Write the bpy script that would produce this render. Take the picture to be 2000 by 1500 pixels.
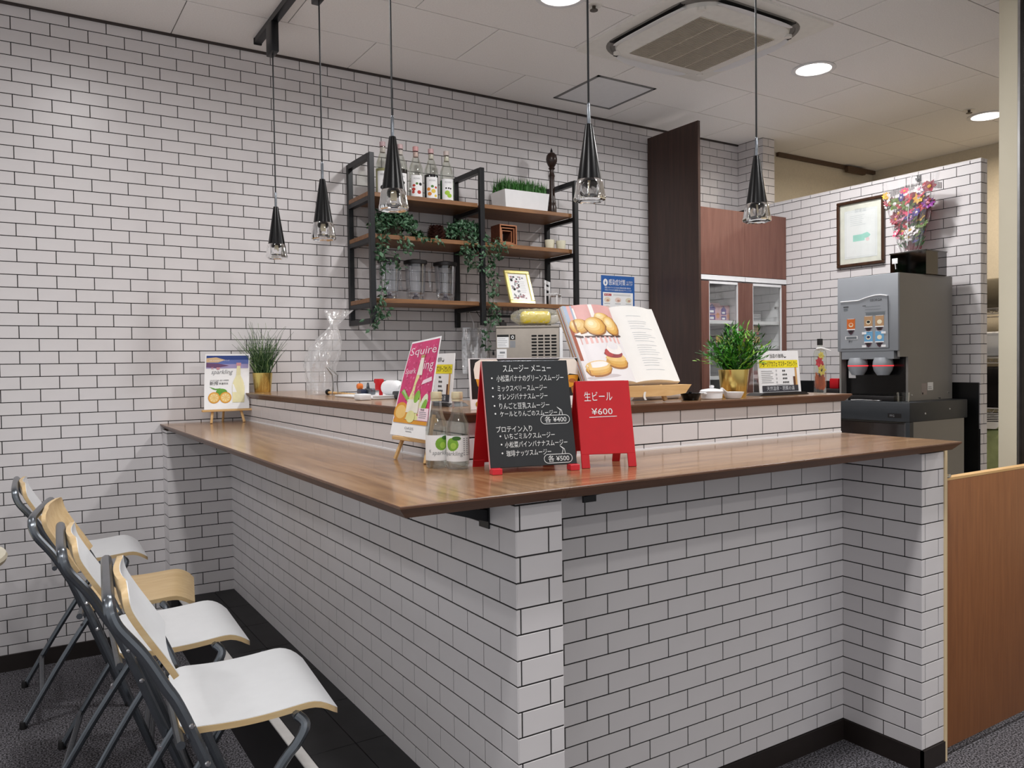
import bpy, bmesh, math, random
from mathutils import Vector, Matrix
for o in list(bpy.data.objects): bpy.data.objects.remove(o)
S = bpy.context.scene
COL = S.collection
PI = math.pi
random.seed(7)
R = random.Random(11)
H = 1.2903                     # eye height
# ---------------------------------------------------------------- camera
YAW, PIT, ROL = math.radians(32.3626), math.radians(-1.42699), math.radians(-0.77113)
FPX = 1555.0
fwd = Vector((math.sin(YAW)*math.cos(PIT), math.cos(YAW)*math.cos(PIT), math.sin(PIT)))
rt = Vector((math.cos(YAW), -math.sin(YAW), 0)); up = rt.cross(fwd)
rt, up = math.cos(ROL)*rt+math.sin(ROL)*up, -math.sin(ROL)*rt+math.cos(ROL)*up
cam = bpy.data.objects.new('camera', bpy.data.cameras.new('camera')); COL.objects.link(cam)
mw = Matrix((rt, up, -fwd)).transposed().to_4x4(); mw.translation = (0, 0, H)
cam.matrix_world = mw
cam.data.sensor_width = 36; cam.data.lens = FPX/2000*36; cam.data.clip_start = .02
S.camera = cam
def pj(p):
    q = Vector(p)-Vector((0, 0, H)); z = q.dot(fwd)
    return (1000+FPX*q.dot(rt)/z, 750-FPX*q.dot(up)/z, z) if z > .05 else None
# ---------------------------------------------------------------- world, lamps, exposure
W = bpy.data.worlds.new('world'); S.world = W; W.use_nodes = True
W.node_tree.nodes['Background'].inputs[0].default_value = (.97, .98, 1, 1)
W.node_tree.nodes['Background'].inputs[1].default_value = .6
S.view_settings.view_transform = 'Standard'; S.view_settings.look = 'None'
S.view_settings.gamma = 1; S.view_settings.use_curve_mapping = False
S.view_settings.exposure = EXPO = 0.12
CEIL = 2.862
LXS = (-1.34, .35, 2.037, 3.716, 5.417); LYS = (2.78, .9, -.95, -2.7)
LPOS = [(x, y) for x in LXS for y in LYS]
for (x, y) in LPOS:
    l = bpy.data.lights.new('downlight_lamp', 'AREA'); l.shape = 'DISK'; l.size = .17
    l.energy = {(2.037, 2.78): 16, (3.716, 2.78): 21, (5.417, 2.78): 15, (.35, 2.78): 12, (-1.34, 2.78): 6, (.35, .9): 14, (2.037, .9): 17, (3.716, .9): 13}.get((x, y), 5 if y > -2 else 10); l.spread = math.radians(168); l.color = (1, .985, .975)
    if x > 5: l.color = (1, .86, .68)
    o = bpy.data.objects.new('downlight_lamp', l); COL.objects.link(o); o.location = (x, y, CEIL-.012)
# ---------------------------------------------------------------- materials
def c(h, a=1.0):
    h = h.lstrip('#'); v = [int(h[i:i+2], 16)/255 for i in (0, 2, 4)]
    return tuple([(x/12.92 if x <= .04045 else ((x+.055)/1.055)**2.4) for x in v]+[a])
MATS = {}
def M(name, col, rough=.5, metal=0., var=.06, scale=25., bump=0., coat=0., spec=.5, trans=0., ior=1.45, emit=0., bscale=None):
    if name in MATS: return MATS[name]
    m = bpy.data.materials.new(name); m.use_nodes = True; nt = m.node_tree; b = nt.nodes['Principled BSDF']
    if isinstance(col, str): col = c(col)
    b.inputs['Roughness'].default_value = rough; b.inputs['Metallic'].default_value = metal
    b.inputs['Specular IOR Level'].default_value = spec; b.inputs['Coat Weight'].default_value = coat
    b.inputs['Coat Roughness'].default_value = .08; b.inputs['IOR'].default_value = ior
    b.inputs['Transmission Weight'].default_value = trans
    if emit: b.inputs['Emission Color'].default_value = col; b.inputs['Emission Strength'].default_value = emit
    b.inputs['Base Color'].default_value = col
    tc = nt.nodes.new('ShaderNodeTexCoord'); n = nt.nodes.new('ShaderNodeTexNoise'); n.inputs['Scale'].default_value = scale
    n.inputs['Detail'].default_value = 3; nt.links.new(tc.outputs['Object'], n.inputs['Vector'])
    if var:
        r = nt.nodes.new('ShaderNodeValToRGB'); e = r.color_ramp.elements
        e[0].position = .3; e[1].position = .7
        e[0].color = tuple([x*(1-var) for x in col[:3]]+[1]); e[1].color = tuple([min(1, x*(1+var)) for x in col[:3]]+[1])
        nt.links.new(n.outputs['Fac'], r.inputs[0]); nt.links.new(r.outputs[0], b.inputs['Base Color'])
    if bump:
        n2 = n
        if bscale:
            n2 = nt.nodes.new('ShaderNodeTexNoise'); n2.inputs['Scale'].default_value = bscale; n2.inputs['Detail'].default_value = 4
            nt.links.new(tc.outputs['Object'], n2.inputs['Vector'])
        bp = nt.nodes.new('ShaderNodeBump'); bp.inputs['Strength'].default_value = bump; bp.inputs['Distance'].default_value = .004
        nt.links.new(n2.outputs['Fac'], bp.inputs['Height']); nt.links.new(bp.outputs[0], b.inputs['Normal'])
    MATS[name] = m; return m
def wood(name, dark, light, axis='X', rough=.35, stretch=14., scale=3., coat=0., third=None):
    if name in MATS: return MATS[name]
    m = bpy.data.materials.new(name); m.use_nodes = True; nt = m.node_tree; b = nt.nodes['Principled BSDF']
    b.inputs['Roughness'].default_value = rough; b.inputs['Coat Weight'].default_value = coat; b.inputs['Coat Roughness'].default_value = .12
    tc = nt.nodes.new('ShaderNodeTexCoord'); mp = nt.nodes.new('ShaderNodeMapping')
    mp.inputs['Scale'].default_value = {'X': (1, stretch, stretch), 'Y': (stretch, 1, stretch), 'Z': (stretch, stretch, 1)}[axis]
    nt.links.new(tc.outputs['Object'], mp.inputs['Vector'])
    n = nt.nodes.new('ShaderNodeTexNoise'); n.inputs['Scale'].default_value = scale; n.inputs['Detail'].default_value = 7; n.inputs['Roughness'].default_value = .62
    n.inputs['Distortion'].default_value = .6
    nt.links.new(mp.outputs[0], n.inputs['Vector'])
    r = nt.nodes.new('ShaderNodeValToRGB'); e = r.color_ramp.elements; e[0].position = .28; e[1].position = .74
    e[0].color = c(dark); e[1].color = c(light)
    if third: k = r.color_ramp.elements.new(.5); k.color = c(third)
    nt.links.new(n.outputs['Fac'], r.inputs[0]); nt.links.new(r.outputs[0], b.inputs['Base Color'])
    bp = nt.nodes.new('ShaderNodeBump'); bp.inputs['Strength'].default_value = .08; bp.inputs['Distance'].default_value = .002
    nt.links.new(n.outputs['Fac'], bp.inputs['Height']); nt.links.new(bp.outputs[0], b.inputs['Normal'])
    MATS[name] = m; return m
def thin(name, col=(1, 1, 1, 1), gloss=.10, rough=.06, k=.55, haze=0., hcol=(.9, .9, .92, 1), bump=0., bscale=30.):
    if name in MATS: return MATS[name]
    m = bpy.data.materials.new(name); m.use_nodes = True; nt = m.node_tree; nt.nodes.remove(nt.nodes['Principled BSDF'])
    out = nt.nodes['Material Output']
    tr = nt.nodes.new('ShaderNodeBsdfTransparent'); tr.inputs[0].default_value = col
    gl = nt.nodes.new('ShaderNodeBsdfGlossy'); gl.inputs['Roughness'].default_value = rough; gl.inputs[0].default_value = (1, 1, 1, 1)
    lw = nt.nodes.new('ShaderNodeLayerWeight'); lw.inputs[0].default_value = .35
    ma = nt.nodes.new('ShaderNodeMath'); ma.operation = 'MULTIPLY_ADD'; ma.inputs[1].default_value = k; ma.inputs[2].default_value = gloss
    ma.use_clamp = True
    nt.links.new(lw.outputs['Fresnel'], ma.inputs[0])
    mx = nt.nodes.new('ShaderNodeMixShader'); nt.links.new(ma.outputs[0], mx.inputs[0])
    src = tr
    tc = nt.nodes.new('ShaderNodeTexCoord'); n = nt.nodes.new('ShaderNodeTexNoise'); n.inputs['Scale'].default_value = bscale
    n.inputs['Detail'].default_value = 2; nt.links.new(tc.outputs['Object'], n.inputs['Vector'])
    if haze:
        df = nt.nodes.new('ShaderNodeBsdfDiffuse'); df.inputs[0].default_value = hcol
        m2 = nt.nodes.new('ShaderNodeMixShader'); m2.inputs[0].default_value = haze
        nt.links.new(tr.outputs[0], m2.inputs[1]); nt.links.new(df.outputs[0], m2.inputs[2]); src = m2
    if bump:
        bp = nt.nodes.new('ShaderNodeBump'); bp.inputs['Strength'].default_value = bump; bp.inputs['Distance'].default_value = .01
        nt.links.new(n.outputs['Fac'], bp.inputs['Height']); nt.links.new(bp.outputs[0], gl.inputs['Normal']); nt.links.new(bp.outputs[0], lw.inputs['Normal'])
    nt.links.new(src.outputs[0], mx.inputs[1]); nt.links.new(gl.outputs[0], mx.inputs[2]); nt.links.new(mx.outputs[0], out.inputs['Surface'])
    MATS[name] = m; return m
# ---------------------------------------------------------------- mesh helper
class B:
    def __init__(s): s.v = []; s.f = []; s.m = []
    def add(s, vs, fs, mi=0, tf=None):
        k = len(s.v)
        s.v += [tuple(tf @ Vector(p)) if tf else tuple(p) for p in vs]
        s.f += [[i+k for i in f] for f in fs]; s.m += [mi]*len(fs); return s
    def box(s, x0, x1, y0, y1, z0, z1, mi=0, tf=None):
        return s.add([(x0, y0, z0), (x1, y0, z0), (x1, y1, z0), (x0, y1, z0), (x0, y0, z1), (x1, y0, z1), (x1, y1, z1), (x0, y1, z1)],
                     [[0, 3, 2, 1], [4, 5, 6, 7], [0, 1, 5, 4], [1, 2, 6, 5], [2, 3, 7, 6], [3, 0, 4, 7]], mi, tf)
    def rbox(s, x0, x1, y0, y1, z0, z1, r=.004, seg=2, mi=0, tf=None):
        bm = bmesh.new(); bmesh.ops.create_cube(bm, size=1)
        for v in bm.verts: v.co = Vector(((x0+x1)/2+v.co.x*(x1-x0), (y0+y1)/2+v.co.y*(y1-y0), (z0+z1)/2+v.co.z*(z1-z0)))
        r = min(r, .49*min(x1-x0, y1-y0, z1-z0))
        bmesh.ops.bevel(bm, geom=bm.edges[:], offset=r, segments=seg, profile=.5, affect='EDGES')
        bm.verts.index_update(); s.add([v.co[:] for v in bm.verts], [[v.index for v in f.verts] for f in bm.faces], mi, tf); bm.free(); return s
    def lathe(s, prof, n=20, cx=0, cy=0, mi=0, tf=None, caps=True, wob=None):
        vs = []
        for (r, z) in prof:
            for i in range(n):
                a = 2*PI*i/n; q = r*(wob(a, z) if wob else 1)
                vs.append((cx+q*math.cos(a), cy+q*math.sin(a), z))
        fs = [[j*n+i, j*n+(i+1) % n, (j+1)*n+(i+1) % n, (j+1)*n+i] for j in range(len(prof)-1) for i in range(n)]
        if caps:
            if prof[0][0] > 1e-6: fs.append(list(range(n))[::-1])
            if prof[-1][0] > 1e-6: fs.append([(len(prof)-1)*n+i for i in range(n)])
        return s.add(vs, fs, mi, tf)
    def tube(s, pts, r, n=8, mi=0, tf=None, closed=False, cap=True, flat=1.):
        P_ = [Vector(p) for p in pts]; k = len(P_); rr = r if isinstance(r, (list, tuple)) else [r]*k
        vs = []; prev = None
        for i in range(k):
            if closed: t = (P_[(i+1) % k]-P_[i-1]).normalized()
            else: t = (P_[min(i+1, k-1)]-P_[max(i-1, 0)]).normalized()
            if prev is None:
                a = Vector((0, 0, 1)) if abs(t.z) < .9 else Vector((1, 0, 0)); u = t.cross(a).normalized()
            else: u = (prev-t*prev.dot(t)).normalized()
            prev = u; w = t.cross(u)
            for j in range(n):
                a = 2*PI*j/n; vs.append(P_[i]+u*math.cos(a)*rr[i]+w*math.sin(a)*rr[i]*flat)
        m = k if closed else k-1
        fs = [[i*n+j, i*n+(j+1) % n, ((i+1) % k)*n+(j+1) % n, ((i+1) % k)*n+j] for i in range(m) for j in range(n)]
        if not closed and cap: fs += [list(range(n))[::-1], [(k-1)*n+j for j in range(n)]]
        return s.add(vs, fs, mi, tf)
    def prism(s, poly, z0, z1, mi=0, tf=None, top=None):
        n = len(poly); top = top or poly
        return s.add([(x, y, z0) for x, y in poly]+[(x, y, z1) for x, y in top],
                     [list(range(n))[::-1], [n+i for i in range(n)]]+[[i, (i+1) % n, n+(i+1) % n, n+i] for i in range(n)], mi, tf)
    def xz(s, poly, y0, y1, mi=0, tf=None):      # outline in the xz plane, extruded along y
        n = len(poly)
        return s.add([(x, y0, z) for x, z in poly]+[(x, y1, z) for x, z in poly],
                     [list(range(n)), [n+i for i in range(n)][::-1]]+[[i, n+i, n+(i+1) % n, (i+1) % n] for i in range(n)], mi, tf)
    def grid(s, fn, nu, nv, mi=0, tf=None):
        vs = [fn(i/nu, j/nv) for j in range(nv+1) for i in range(nu+1)]
        return s.add(vs, [[j*(nu+1)+i, j*(nu+1)+i+1, (j+1)*(nu+1)+i+1, (j+1)*(nu+1)+i] for j in range(nv) for i in range(nu)], mi, tf)
    def sheet(s, fn, nu, nv, th, mi=0, tf=None):   # a sheet with thickness: fn(u,v,h)
        vs = [fn(i/nu, j/nv, h) for h in (0, -th) for j in range(nv+1) for i in range(nu+1)]
        w = nu+1; o = w*(nv+1)
        fs = [[j*w+i, j*w+i+1, (j+1)*w+i+1, (j+1)*w+i] for j in range(nv) for i in range(nu)]
        fs += [[o+a for a in f[::-1]] for f in list(fs)]
        rim = [i for i in range(nu)]+[j*w+nu for j in range(nv)]+[nv*w+i for i in range(nu, 0, -1)]+[j*w for j in range(nv, 0, -1)]
        fs += [[rim[i], o+rim[i], o+rim[(i+1) % len(rim)], rim[(i+1) % len(rim)]] for i in range(len(rim))]
        return s.add(vs, fs, mi, tf)
    def mesh(s, name, mats, smooth=None):
        me = bpy.data.meshes.new(name); me.from_pydata(s.v, [], s.f)
        for m in (mats if isinstance(mats, (list, tuple)) else [mats]): me.materials.append(m)
        if any(s.m): me.polygons.foreach_set('material_index', s.m)
        me.validate(); me.update()
        if smooth:
            me.polygons.foreach_set('use_smooth', [True]*len(me.polygons)); me.set_sharp_from_angle(angle=math.radians(smooth))
        return me
def link(name, me, parent=None, loc=None, rz=0):
    o = bpy.data.objects.new(name, me); COL.objects.link(o)
    if parent: o.parent = parent
    if loc: o.location = loc
    if rz: o.rotation_euler = (0, 0, rz)
    return o
def P(name, b, mats, parent, smooth=35, label=None, stuff=False):
    o = link(name, b.mesh(name, mats, smooth), parent)
    if label: o['label'] = label
    if stuff: o['kind'] = 'stuff'
    return o
def tag(o, label, cat, group=None, kind=None):
    o['label'] = label; o['category'] = cat
    if group: o['group'] = group
    if kind: o['kind'] = kind
    return o
def T(name, label, cat, loc=(0, 0, 0), rz=0, group=None):
    return tag(link(name, None, None, loc, rz), label, cat, group)
def O(name, b, mats, label, cat, loc=None, rz=0, group=None, smooth=35):
    return tag(link(name, b.mesh(name, mats, smooth), None, loc, rz), label, cat, group)
def ST(name, b, mats, label=None, smooth=None):
    o = link(name, b.mesh(name, mats, smooth)); o['kind'] = 'structure'
    if label: o['label'] = label
    return o
def dup(o, loc=None, rz=None, label=None, group=None, parent=None):
    n = o.copy(); COL.objects.link(n)
    if parent: n.parent = parent
    if loc is not None: n.location = loc
    if rz is not None: n.rotation_euler = (0, 0, rz)
    if label: n['label'] = label
    if group: n['group'] = group
    for ch in list(o.children): dup(ch, parent=n)
    return n
def XF(loc=(0, 0, 0), rx=0, ry=0, rz=0):
    return Matrix.Translation(loc) @ Matrix.Rotation(rz, 4, 'Z') @ Matrix.Rotation(ry, 4, 'Y') @ Matrix.Rotation(rx, 4, 'X')
# ---------------------------------------------------------------- flat print on a surface
_TX = {}
def txt(body):
    if body not in _TX:
        cu = bpy.data.curves.new('t', 'FONT'); cu.body = body; cu.size = 1; cu.resolution_u = 2
        o = bpy.data.objects.new('t', cu); me = bpy.data.meshes.new_from_object(o)
        _TX[body] = ([tuple(p.co[:2]) for p in me.vertices], [list(p.vertices) for p in me.polygons])
        bpy.data.objects.remove(o); bpy.data.curves.remove(cu); bpy.data.meshes.remove(me)
    return _TX[body]
class D(B):
    """print: shapes given in surface coordinates u (right), v (up), laid h above the surface by fn(u, v, h)"""
    def __init__(s, fn, curved=False): super().__init__(); s.fn = fn; s.curved = curved
    def pts(s, P_, fs, mi, h): return s.add([s.fn(u, v, h) for u, v in P_], fs, mi)
    def rect(s, u0, v0, u1, v1, mi, h=.0004, nx=1, ny=1):
        P_ = [(u0+(u1-u0)*i/nx, v0+(v1-v0)*j/ny) for j in range(ny+1) for i in range(nx+1)]
        return s.pts(P_, [[j*(nx+1)+i, j*(nx+1)+i+1, (j+1)*(nx+1)+i+1, (j+1)*(nx+1)+i] for j in range(ny) for i in range(nx)], mi, h)
    def ell(s, cu, cv, ru, rv, mi, h=.0006, n=20, a0=0, rot=0):
        if s.curved:
            m = 7; e = [(-math.cos(PI*k/m), math.sin(PI*k/m)) for k in range(m+1)]
            for (xa, ya), (xb, yb) in zip(e, e[1:]):
                q = [(cu+ru*xa, cv-rv*ya), (cu+ru*xb, cv-rv*yb), (cu+ru*xb, cv+rv*yb), (cu+ru*xa, cv+rv*ya)]
                s.pts(q, [[0, 1, 2, 3]], mi, h)
            return s
        P_ = []
        for i in range(n):
            a = 2*PI*i/n+a0; x, y = ru*math.cos(a), rv*math.sin(a)
            P_.append((cu+x*math.cos(rot)-y*math.sin(rot), cv+x*math.sin(rot)+y*math.cos(rot)))
        return s.pts(P_, [list(range(n))], mi, h)
    def poly(s, P_, mi, h=.0006): return s.pts(P_, [list(range(len(P_)))], mi, h)
    def line(s, P_, w, mi, h=.0008, closed=False):
        k = len(P_)
        for i in range(k if closed else k-1):
            a, b = Vector(P_[i]), Vector(P_[(i+1) % k]); d = (b-a)
            if d.length < 1e-7: continue
            n = Vector((-d.y, d.x)).normalized()*w/2; e = d.normalized()*w*.3
            s.poly([a-n-e, b-n+e, b+n+e, a+n-e], mi, h)
        return s
    def text(s, body, u, v, h_, mi, width=None, align='L', off=.0008, slant=0.):
        vs, fs = txt(body)
        if not vs: return s
        x0 = min(p[0] for p in vs); x1 = max(p[0] for p in vs)
        k = h_/.75; kx = width/(x1-x0) if width else k
        w = (x1-x0)*kx; du = {'L': 0, 'C': -w/2, 'R': -w}[align]
        return s.pts([(u+du+(x-x0)*kx+slant*y*k, v+y*k) for x, y in vs], fs, mi, off)
    def lines(s, u0, u1, v0, v1, n, mi, w=.001, rag=.25, h=.0006, rr=R):   # unreadable small print
        for i in range(n):
            v = v1+(v0-v1)*(i+.5)/n
            s.rect(u0, v-w/2, u1-(u1-u0)*rag*rr.random(), v+w/2, mi, h)
        return s
def flat(x0=0, y=0, z0=0, rx=0., rz=0.):
    m = XF((x0, y, z0), rz=rz) @ Matrix.Rotation(rx, 4, 'X')
    return lambda u, v, h: tuple(m @ Vector((u, -h, v)))
def cylf(rad, z0=0, turn=0.):
    return lambda u, v, h: ((rad+h)*math.sin(u/rad+turn), -(rad+h)*math.cos(u/rad+turn), z0+v)
# ================================================================ common materials
m_tile = M('white_tile', '#d9d5d6', .32, var=.035, scale=7, spec=.4)
m_grout = M('dark_grout', '#262425', .85, var=.15, scale=60)
m_ceil = M('ceiling_board', '#f6f3f1', .9, var=.04, scale=160, bump=.25, bscale=220)
m_gap = M('ceiling_gap', '#6b6866', .9)
m_carpet = M('grey_carpet', '#67656a', .95, var=.85, scale=170, bump=.9, bscale=260)
for n_ in m_carpet.node_tree.nodes:
    if n_.type == 'VALTORGB': n_.color_ramp.elements[0].position = .44; n_.color_ramp.elements[1].position = .58
m_beige = M('beige_wallpaper', '#d8cdb8', .85, var=.04, scale=90, bump=.15, bscale=180)
m_plain = M('plain_wall', '#d9d6d2', .85, var=.04)
m_black = M('black_vinyl', '#171415', .5, var=.1)
m_base = M('dark_baseboard', '#241d1b', .5, var=.1)
m_stone = M('black_stone', '#1d1d1f', .5, var=.3, scale=14, bump=.1)
m_white = M('white_plastic', '#e8e8ea', .4, var=.02)
m_offw = M('warm_white_plastic', '#ebe8e2', .45, var=.03)
m_blk = M('black_metal', '#1c1d20', .38, metal=.2, var=.08)
m_gblk = M('gloss_black', '#08080a', .28, var=.1, spec=.3)
m_steel = M('steel', '#b9b9ba', .28, metal=1, var=.08)
m_chrome = M('chrome', '#d8d8da', .12, metal=1, var=.04)
m_gun = M('graphite_tube', '#6d7278', .27, metal=.85, var=.08)
m_gold = M('brass', '#dcc274', .22, metal=1, var=.08, scale=8)
m_red = M('red_lacquer', '#bd0a1a', .4, var=.04)
m_paper = M('white_paper', '#efeff0', .7, var=.02)
m_ink = M('ink_black', '#232323', .7)
m_grey = M('ink_grey', '#8d8f93', .7)
m_leaf = M('ivy_leaf', '#25442b', .45, var=.45, scale=18)
m_leaf2 = M('grass_green', '#35692a', .45, var=.45, scale=25)
m_glass = thin('clear_glass', (.985, .995, .99, 1), .008, .03, .22)
m_film = thin('clear_film', (.98, .98, .985, 1), .05, .12, .35, haze=.07, bump=.5, bscale=40)
m_top = wood('walnut_counter', '#76563c', '#b08c68', 'X', .24, 18, 2.6, .35, '#96724f')
m_topy = wood('walnut_counter_long', '#76563c', '#b08c68', 'Y', .24, 18, 2.6, .35, '#96724f')
m_edge = wood('walnut_edge', '#4a3020', '#6d4831', 'X', .35, 16, 3)
m_shelf = wood('oak_shelf', '#6b4529', '#936a45', 'X', .45, 12, 4)
m_panel = wood('dark_walnut_panel', '#33231e', '#49332b', 'Z', .42, 14, 3)
m_cab = wood('walnut_cabinet', '#694339', '#7f574b', 'Z', .42, 14, 3)
m_gate = wood('oak_gate', '#7d4c2a', '#955f37', 'Z', .4, 16, 4)
m_pine = wood('pine', '#c79b62', '#e2bd86', 'X', .5, 10, 6)
m_ply = wood('birch', '#cfae7c', '#e3c99c', 'X', .42, 8, 5)
m_lam = M('white_laminate', '#eceef0', .3, var=.015)
m_lens = M('lamp_lens', (1, .97, .94, 1), .4, var=0, emit=6)

# ================================================================ tiled faces
TW, TH, JT, PR = .14726, .055, .0036, .0022
def tile_mesh(w, h):
    a, b, d, ch = w/2, h/2, PR, .0007
    q = B()
    ring = lambda x, z, y: [(-x, y, -z), (x, y, -z), (x, y, z), (-x, y, z)]
    q.add(ring(a, b, 0)+ring(a, b, -d+ch)+ring(a-ch, b-ch, -d),
          [[i, (i+1) % 4, (i+1) % 4+4, i+4] for i in range(4)]+[[i+4, (i+1) % 4+4, (i+1) % 4+8, i+8] for i in range(4)]+[[8, 9, 10, 11]])
    return q
_tm = {}
def tiles(face, parents_used, u0, u1, z0, z1, pu, pz, pos, neg=False):
    """collect tiles of one face. face: 'y' looks to -Y at Y=pos (u=X); 'x' looks to -X at X=pos (u=-Y). pu = joint position of even rows, pz = a joint height"""
    out = []
    r0 = math.floor((pz-z1)/TH)-1; r1 = math.ceil((pz-z0)/TH)+1
    for r in range(r0, r1):
        zt, zb = min(z1, pz-r*TH), max(z0, pz-(r+1)*TH)
        top_cut, bot_cut = pz-r*TH > z1+1e-6, pz-(r+1)*TH < z0-1e-6
        if zt-zb < .008: continue
        off = pu + (TW/2 if r % 2 else 0)
        k0 = math.floor((u0-off)/TW)-1
        k = k0
        while off+k*TW < u1:
            a, b = off+k*TW, off+(k+1)*TW; k += 1
            ca, cb = max(a, u0), min(b, u1)
            if cb-ca < .006: continue
            la = ca if a < u0-1e-6 else ca+JT/2; lb = cb if b > u1+1e-6 else cb-JT/2
            za = zt if top_cut else zt-JT/2; zz = zb if bot_cut else zb+JT/2
            w, h = lb-la, za-zz
            if w < .004 or h < .004: continue
            cu, cz = (la+lb)/2, (za+zz)/2
            loc = (cu, pos, cz) if face == 'y' else (pos, -cu, cz)
            out.append((round(w, 4), round(h, 4), loc, 0 if face == 'y' else -PI/2))
    return out
def tarea(t):
    w, h, (x, y, z), rz = t
    q = pj((x, y, z))
    if not q or not(-15 < q[0] < 2015 and -15 < q[1] < 1515): return 0
    d = (w/2, 0) if rz == 0 else (0, w/2)
    a, b = pj((x-d[0], y-d[1], z)), pj((x+d[0], y+d[1], z))
    return abs(a[0]-b[0])*h/q[2]*FPX if a and b else 0
def lay(ts, parents, limit=300, mat=None):
    """ts = [(tile, parent)] : the `limit` that show largest as objects, the rest of each parent joined"""
    ts.sort(key=lambda t: -tarea(t[0]))
    rest = {}
    for i, ((w, h, loc, rz), par) in enumerate(ts):
        if i < limit and tarea((w, h, loc, rz)) > 0:
            if (w, h) not in _tm: _tm[(w, h)] = tile_mesh(w, h).mesh('tile', mat or m_tile)
            o = link('tile', _tm[(w, h)], par, loc, rz)
        else: rest.setdefault(par.name, (par, []))[1].append((w, h, loc, rz))
    for par, l in rest.values():
        q = B()
        for w, h, loc, rz in l:
            k = tile_mesh(w, h); q.add(k.v, k.f, 0, XF(loc, rz=rz))
        P('tiles', q, mat or m_tile, par, None, stuff=True)
YB, XL, YC, YF, XC2, XP, XE, XR, YRE = 4.04, .893, 1.402, 1.674, 1.011, 2.38, 2.50, 4.505, 2.31
# ---- floor, ceiling and the outer walls of the room
ST('floor', B().box(-2.6, 6.4, -3.1, 4.2, -.05, 0), m_carpet, 'dark grey flecked carpet floor around the bar counter')
ST('floor_2', B().box(1.1, 6.16, 1.87, YB, 0, .006), M('bounce_vinyl', '#d8d8da', .5, var=.03), 'unseen pale floor behind the bar, added to bounce light upward')  # hidden pale floor, added to bounce lamp light onto ceiling and shelf undersides
wb = ST('wall_back', B().box(-2.6, 6.3, YB, YB+.1, 0, CEIL+.05), m_grout, 'white subway tile back wall with thin dark joints')
ts = [(t, wb) for t in tiles('y', None, -1.2, 4.54, .07, CEIL, .0475+TW/2, 2.859, YB)]
lay(ts, wb, 300)
b = B().box(4.54, 6.3, YB-.002, YB, 0, CEIL); ST('wall_backroom', b, m_beige, 'beige papered wall of the room behind the partition')
ST('wall_right', B().box(6.16, 6.26, -3.1, YB, 0, CEIL), m_beige, 'beige far right wall')
# ---- ceiling boards
ce = ST('ceiling', B().box(-2.6, 6.3, -3.1, YB+.1, CEIL+.004, CEIL+.06), m_gap, 'off-white mineral board ceiling')
CW, CD, g = .867, .4345, .0022
cm = {}
for j in range(-1, 24):
    y1 = 4.0745-(j)*CD; y0 = y1-CD
    y1 = min(y1, YB)
    if y1-y0 < .02 or y0 < -3.1: continue
    off = .688+(CW/2 if j % 2 == 0 else 0)+CW/2
    for k in range(-6, 8):
        x0 = off+k*CW; x1 = x0+CW
        if x1 > 6.2 or x0 < -2.6: x0, x1 = max(x0, -2.6), min(x1, 6.16)
        if x1-x0 < .03: continue
        key = (round(x1-x0, 3), round(y1-y0, 3))
        if key not in cm:
            w, d = key
            cm[key] = B().box(-w/2+g, w/2-g, -d/2+g, d/2-g, 0, .006).mesh('ceiling_board', m_ceil)
        link('ceiling_board', cm[key], ce, ((x0+x1)/2, (y0+y1)/2, CEIL-.001))
b = B().box(-1.5, 4.53, YB-.012, YB, CEIL-.012, CEIL); ST('trim_1', b, M('dark_trim', '#3a3230', .6), 'thin dark strip where back wall meets ceiling')
b = B().box(4.95, 6.16, YB-.03, YB-.003, CEIL-.03, CEIL); b.box(5.75, 5.98, YB-.06, YB-.03, CEIL-.06, CEIL-.012)
ST('trim_2', b, M('brown_trim', '#5a4636', .6), 'dark rail along the top of the beige wall')
# ---- baseboards
ST('baseboard_back', B().box(-1.5, .62, YB-.012, YB, 0, .07), m_base, 'black skirting along the back wall')
# ---- partition on the right, and the tiled column above it
wr = link('wall_partition', B().box(XR, XR+.063, YRE, YB, 0, 2.376).mesh('wall_partition', m_grout)); wr['kind'] = 'structure'; wr['label'] = 'shoulder-high white tiled partition holding the framed certificate'
t2 = [(t, wr) for t in tiles('x', None, -3.8, -YRE, .9, 2.376, -2.367, 2.302, XR)]
t2 += [(t, wr) for t in tiles('y', None, XR-PR, XR+.063, .5, 2.376, XR+.03, 2.302, YRE)]
lay(t2, wr, 300)
P('coping', B().box(XR-.003, XR+.066, YRE-.003, YB, 2.3765, 2.379), M('tile_coping', '#e2ddd9', .5), wr)
uc = link('wall_column', B().box(4.53, 4.65, 3.81, YB, 0, CEIL).mesh('wall_column', m_grout)); uc['kind'] = 'structure'; uc['label'] = 'white tiled column rising above the partition to the ceiling'
lay([(t, uc) for t in tiles('x', None, -YB, -3.81, 2.2, CEIL, -3.958, 2.859, 4.53)+tiles('y', None, 4.53-PR, 4.65, 2.2, CEIL, 4.585, 2.859, 3.81)], uc, 300)
b = B().box(XR-.012, XR, YRE+.005, 3.6, .2, 1.155); ST('trim_3', b, M('black_panel', '#131416', .3, coat=.3), 'black splash panel behind the coffee machine')
# post and dark panel beside the gate
ST('trim_4', B().rbox(3.30, 3.42, 1.556, 1.625, 0, CEIL, .003), M('cream_post', '#d5ceb9', .5, var=.03, scale=4), 'cream painted door post beyond the gate', 40)
b = B().box(3.299, 3.32, 1.547, 1.5555, 0, CEIL, 1); b.box(3.32, 4.3, 1.505, 1.55, 0, CEIL); ST('trim_5', b, [M('dark_door', '#2c2622', .5), m_steel], 'dark door panel beside the cream post')

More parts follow.
